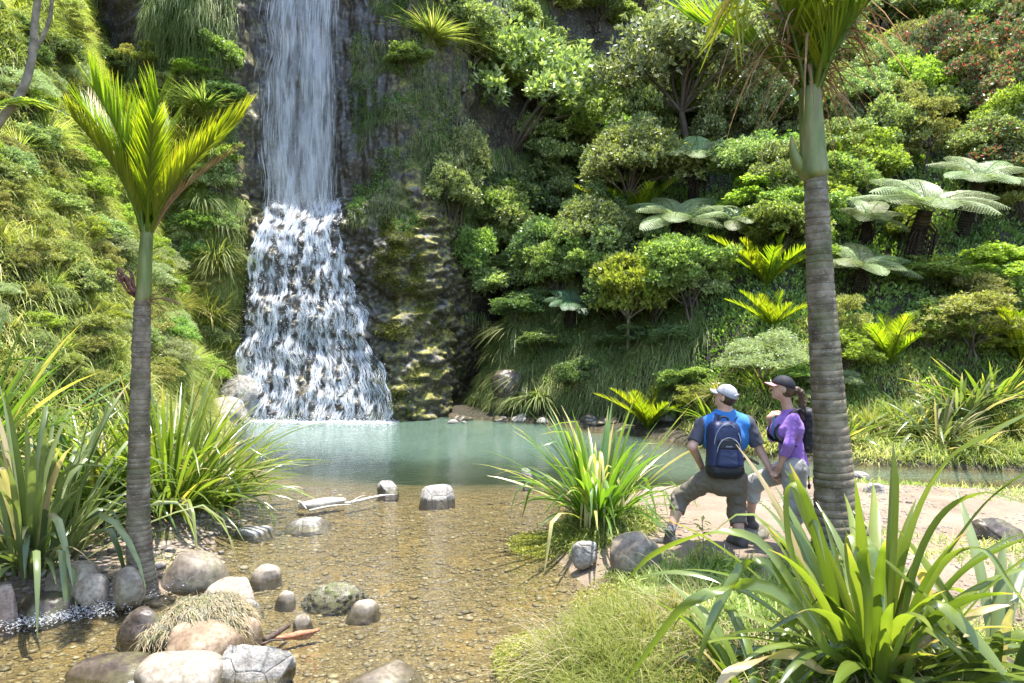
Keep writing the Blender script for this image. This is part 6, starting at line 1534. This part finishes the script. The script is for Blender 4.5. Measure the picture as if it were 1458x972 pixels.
wf_, wu = np.array([-.93, .25, .22]), np.array([.20, 0, 1.0])
lo, hi = np.array([at3(1050, 0, 6.4)[0] - .1, 5.95, -.05]), np.array([at3(1165, 0, 6.3)[0] + .1, 7.05, 2.1])
S = SDF(lo, hi, .0065)
S.cap(ch - np.array([0, .07, 0]), ch + np.array([0, .07, 0]), .10, .10, .04); S.ell(ch + np.array([-.075, -.06, -.03]), .062, None, .03); S.ell(ch + np.array([-.075, .07, -.03]), .062, None, .03)
S.cap(ch, be, .105, .095, .05); S.cap(be, pe, .10, .13, .05); S.cap(nk - np.array([0, 0, .05]), hc + np.array([.015, 0, -.05]), .050, .045, .025); S.cap(sh1, sh2, .045, .045, .04)
rw, fw_, uw, WR = head(S, hc, wf_, wu, .94)
S.cap(sh1, el1, .042, .036, .03); S.cap(el1, wr1, .035, .022, .02); S.cap(sh2, el2, .042, .036, .03); S.cap(el2, wr2, .034, .022, .02); hand(S, wr2, [.5, -.45, .45], [.7, .2, -.4], .8, 1, .9)
S.cap(hip1, kn1, .092, .055, .04); S.cap(kn1, kn1 * .6 + an1 * .4, .052, .050, .02); S.cap(kn1 * .6 + an1 * .4, an1, .05, .033, .02)
S.cap(hip2, kn2, .09, .056, .04); S.cap(kn2, kn2 * .6 + an2 * .4, .052, .050, .02); S.cap(kn2 * .6 + an2 * .4, an2, .05, .034, .02)
hand(S, wr1, hm - wr1 + np.array([0, .02, -.02]), [-.8, -.5, .1], .7, 1, .9); S.build('body', M['skin'], wm, wo); face_bits(wm, hc, rw, fw_, uw, wo, .94)
S = SDF(lo, hi, .008); S.cap(ch - np.array([0, .075, 0]), ch + np.array([0, .075, 0]), .112, .112, .04); S.ell(ch + np.array([-.075, -.06, -.03]), .073, None, .03); S.ell(ch + np.array([-.075, .07, -.03]), .073, None, .03)
S.cap(ch, be, .117, .107, .05); S.cap(be, pe, .11, .138, .04, cut1=True); S.cap(sh1, sh2, .050, .050, .04); S.cap(nk - np.array([0, 0, .06]), nk - np.array([0, 0, .01]), .075, .058, .02, cut1=True)
S.cap(sh1, el1, .048, .044, .03); S.cap(el1, el1 + (wr1 - el1) * .45, .046, .042, .02, cut1=True); S.cap(sh2, el2, .048, .044, .03); S.cap(el2, el2 + (wr2 - el2) * .45, .046, .042, .02, cut1=True)
S.wrinkle(.0035, 13, 6, (1, 1, 1.8)); S.build('top', M['purple'], wm, wo)
S = SDF(lo, hi, .008); S.cap(pe + np.array([0, 0, .035]), pe - np.array([0, 0, .04]), .128, .14, .04, cut0=True); S.cap(hip1, kn1, .112, .08, .05); S.cap(kn1, kn1 + (an1 - kn1) * .50, .078, .074, .03, cut1=True)
S.cap(hip2, kn2, .112, .085, .05); S.cap(kn2, kn2 + (an2 - kn2) * .50, .08, .074, .03, cut1=True); S.wrinkle(.013, 9, 9); S.build('trousers', M['stone'], wm, wo)
boot(wm, an1, [-.9, .1, 0], wo, sc=.92); boot(wm, an2, [-.9, .2, 0], wo, sc=.92)
for a, k in ((an1, kn1), (an2, kn2)):
    mb = MB(); V, F = tube_vf([a - wo, a + (k - a) * .3 - wo], .040, 14); mb.add(V, F); mb.build('sock', M['sock'], wm)
cap_(wm, hc, rw, fw_, uw, WR, wo, 'capblack', 'pink')
S = SDF(hc - .35, hc + .3, .006); S.ell(hc - fw_ * .022 + uw * .004, [.076, .086, .086], WR, 0); S.cutplane(hc + fw_ * .018, fw_); pt = hc - fw_ * .095 + uw * .02
tail = bez([pt, pt + np.array([.06, 0, -.02]), pt + np.array([.085, 0, -.11]), pt + np.array([.075, 0, -.20]), pt + np.array([.095, 0, -.27])], 9)
for i in range(8): S.cap(tail[i], tail[i + 1], .034 - .0015 * i * (i > 4), .034, .01)
S.wrinkle(.010, 24, 4, (1, 1, .7)); S.build('hair', M['hair2'], wm, wo)
# her backpack
pc = at3(1148, 612, 6.40) ; po = pc.copy(); pk = empty('backpack', po, 'black backpack worn by the woman in the purple top', 'backpack'); lean = norm(np.array([.10, 0, 1.0])); pr2 = np.array([0, 1.0, 0]); pf = norm(np.cross(lean, pr2)); PR = np.stack([pr2, pf, lean], 1)
S = SDF(pc - .4, pc + .4, .008); S.box(pc, [.13, .075, .21], PR, .06, 0, .10); S.wrinkle(.006, 9, 2); S.build('bag', M['black'], pk, po)
S = SDF(pc - .4, pc + .4, .008); S.box(pc + np.array([.055, 0, .10]), [.10, .04, .09], PR, .035, 0, .1); S.build('top_pocket', M['navy'], pk, po)
S = SDF(pc - .4, pc + .4, .008); S.box(pc + np.array([.065, 0, -.06]), [.10, .04, .11], PR, .035, 0, .1); S.build('front_pocket', M['black'], pk, po)
mb = MB(); c_ = pc + np.array([.06, -.12, .02]) - po; V, F = tube_vf([c_, c_ + np.array([.01, 0, -.035])], .006, 6); mb.add(V, F); mb.build('zip_pull', M['yellow'], pk)
for yy in (-.085, .085): strap([pc + np.array([-.05, yy, .15]), sh1 * .4 + sh2 * .6 + np.array([.04, yy * 1.1, .075]) if yy > 0 else np.array([nk[0] + .04, nk[1] + yy * 1.15, nk[2] - .005]), np.array([ch[0] - .085, ch[1] + yy, ch[2] + .06]), np.array([ch[0] - .155, ch[1] + yy * 1.1, ch[2] - .04]), np.array([ch[0] - .09, ch[1] + yy * 1.55, ch[2] - .13]), pc + np.array([-.04, yy * 1.1, -.15])], .034, M['black'], 'shoulder_strap', pk, po, np.array([-1.0, yy * 4, .5]))
mb = MB(); V, F = tube_vf(bez([np.array([ch[0] - .15, ch[1] - .05, ch[2] + .10]), np.array([ch[0] - .16, ch[1] - .05, ch[2] - .02]), np.array([ch[0] - .15, ch[1] - .06, ch[2] - .10])], 8) - po, .006, 6); mb.add(V, F); mb.build('drinking_tube', M['teal'], pk)
mb = MB(); p0 = at3(1149, 648, 6.36) - po; V, F = tube_vf(bez([p0, p0 + np.array([.01, 0, -.12]), p0 + np.array([.02, 0, -.27])], 8), .006, 6); mb.add(V, F); V0, F0 = ICO2; mb.add(V0 * np.array([.016, .012, .028]) + p0 + np.array([.02, 0, -.29]), F0); mb.build('hanging_strap', M['black'], pk)
# the stone her raised boot stands on
rock('boulder', 1066, 775, 60, 40, 'r_smooth', 'low brown boulder under the raised boot of the woman', 41, .06, 3, 0, 0, Y=6.8, z=Hs(2.36, 6.8) - .02)
# ------------------------------------------------------------------ each filler plant gets its own label from the landmark beside it
MARKS = [('the slender palm crown', 215, 200), ('the slender palm trunk', 200, 470), ('the drooping left flax', 40, 560), ('the top left leaning trunk', 30, 120), ('the waterfall left edge', 345, 330),
         ('the widest left flax', 290, 560), ('the largest domed tree', 745, 190), ('the bare trunked domed tree', 805, 270), ('the biggest silvery tree', 980, 140), ('the bright forked small tree', 890, 430),
         ('the rounded light green bush', 985, 390), ('the upper silver fern', 985, 245), ('the bright bush among silver ferns', 1090, 285), ('the dark tree fern', 812, 420), ('the tall palm crown shaft', 1157, 190),
         ('the tall palm trunk', 1172, 440), ('the largest silver tree fern', 1300, 300), ('the flat topped olive tree', 1310, 170), ('the red flowered corner bush', 1440, 60), ('the hiking couple', 1080, 560),
         ('the right edge young palm', 1450, 460), ('the twiggy right scrub', 1380, 480), ('the pool edge flax', 860, 640), ('the far flax bank middle', 1320, 600), ('the bare top cliff', 880, 60),
         ('the mossy terraced rock', 600, 440), ('the shaded far shore', 740, 560), ('the young palm right of the tall trunk', 1268, 470)]
def to_px(p): return 729 + p[0] / p[1] * FPX, 486 - (p[2] - CAMH) / p[1] * FPX
fillers = {}
for o in C.objects:
    lab = o.get('label', ''); g_ = o.get('group', '')
    if o.parent or not g_ or o.get('kind'): continue
    if ' plants ' not in g_ and 'far shore' not in g_: continue
    p = o.matrix_basis.translation; x, y = to_px(p); y -= o.scale[2] * FPX / p[1] * .5
    nm, mx, my = min(MARKS, key=lambda m: (m[1] - x) ** 2 + (m[2] - y) ** 2); dx, dy = x - mx, y - my
    where = ('left of ' if dx < 0 else 'right of ') if abs(dx) > abs(dy) else ('above ' if dy < 0 else 'below ')
    head_ = ' '.join(lab.split()[:4]);
    for w_ in (' packed', ' filling', ' under', ' hanging', ' on', ' clinging', ' high', ' in', ' lying'):
        if w_ + ' ' in lab: head_ = lab.split(w_ + ' ')[0]; break
    fillers.setdefault((head_, where + nm), []).append((x, y, o))
ORD = ['first', 'second', 'third', 'fourth', 'fifth', 'sixth', 'seventh', 'eighth', 'ninth', 'tenth']
for (hd, wh), L_ in fillers.items():
    L_.sort(key=lambda t: t[0])
    for i, (x, y, o) in enumerate(L_):
        n = len(L_)
        if n == 1: o['label'] = hd + ' ' + wh
        elif n == 2: o['label'] = ('left' if i == 0 else 'right') + ' one of two: ' + hd + ' ' + wh
        elif n == 3: o['label'] = ['leftmost', 'middle', 'rightmost'][i] + ' of three: ' + hd + ' ' + wh
        else: o['label'] = (ORD[i] if i < 10 else '%dth' % (i + 1)) + ' from the left: ' + hd + ' ' + wh
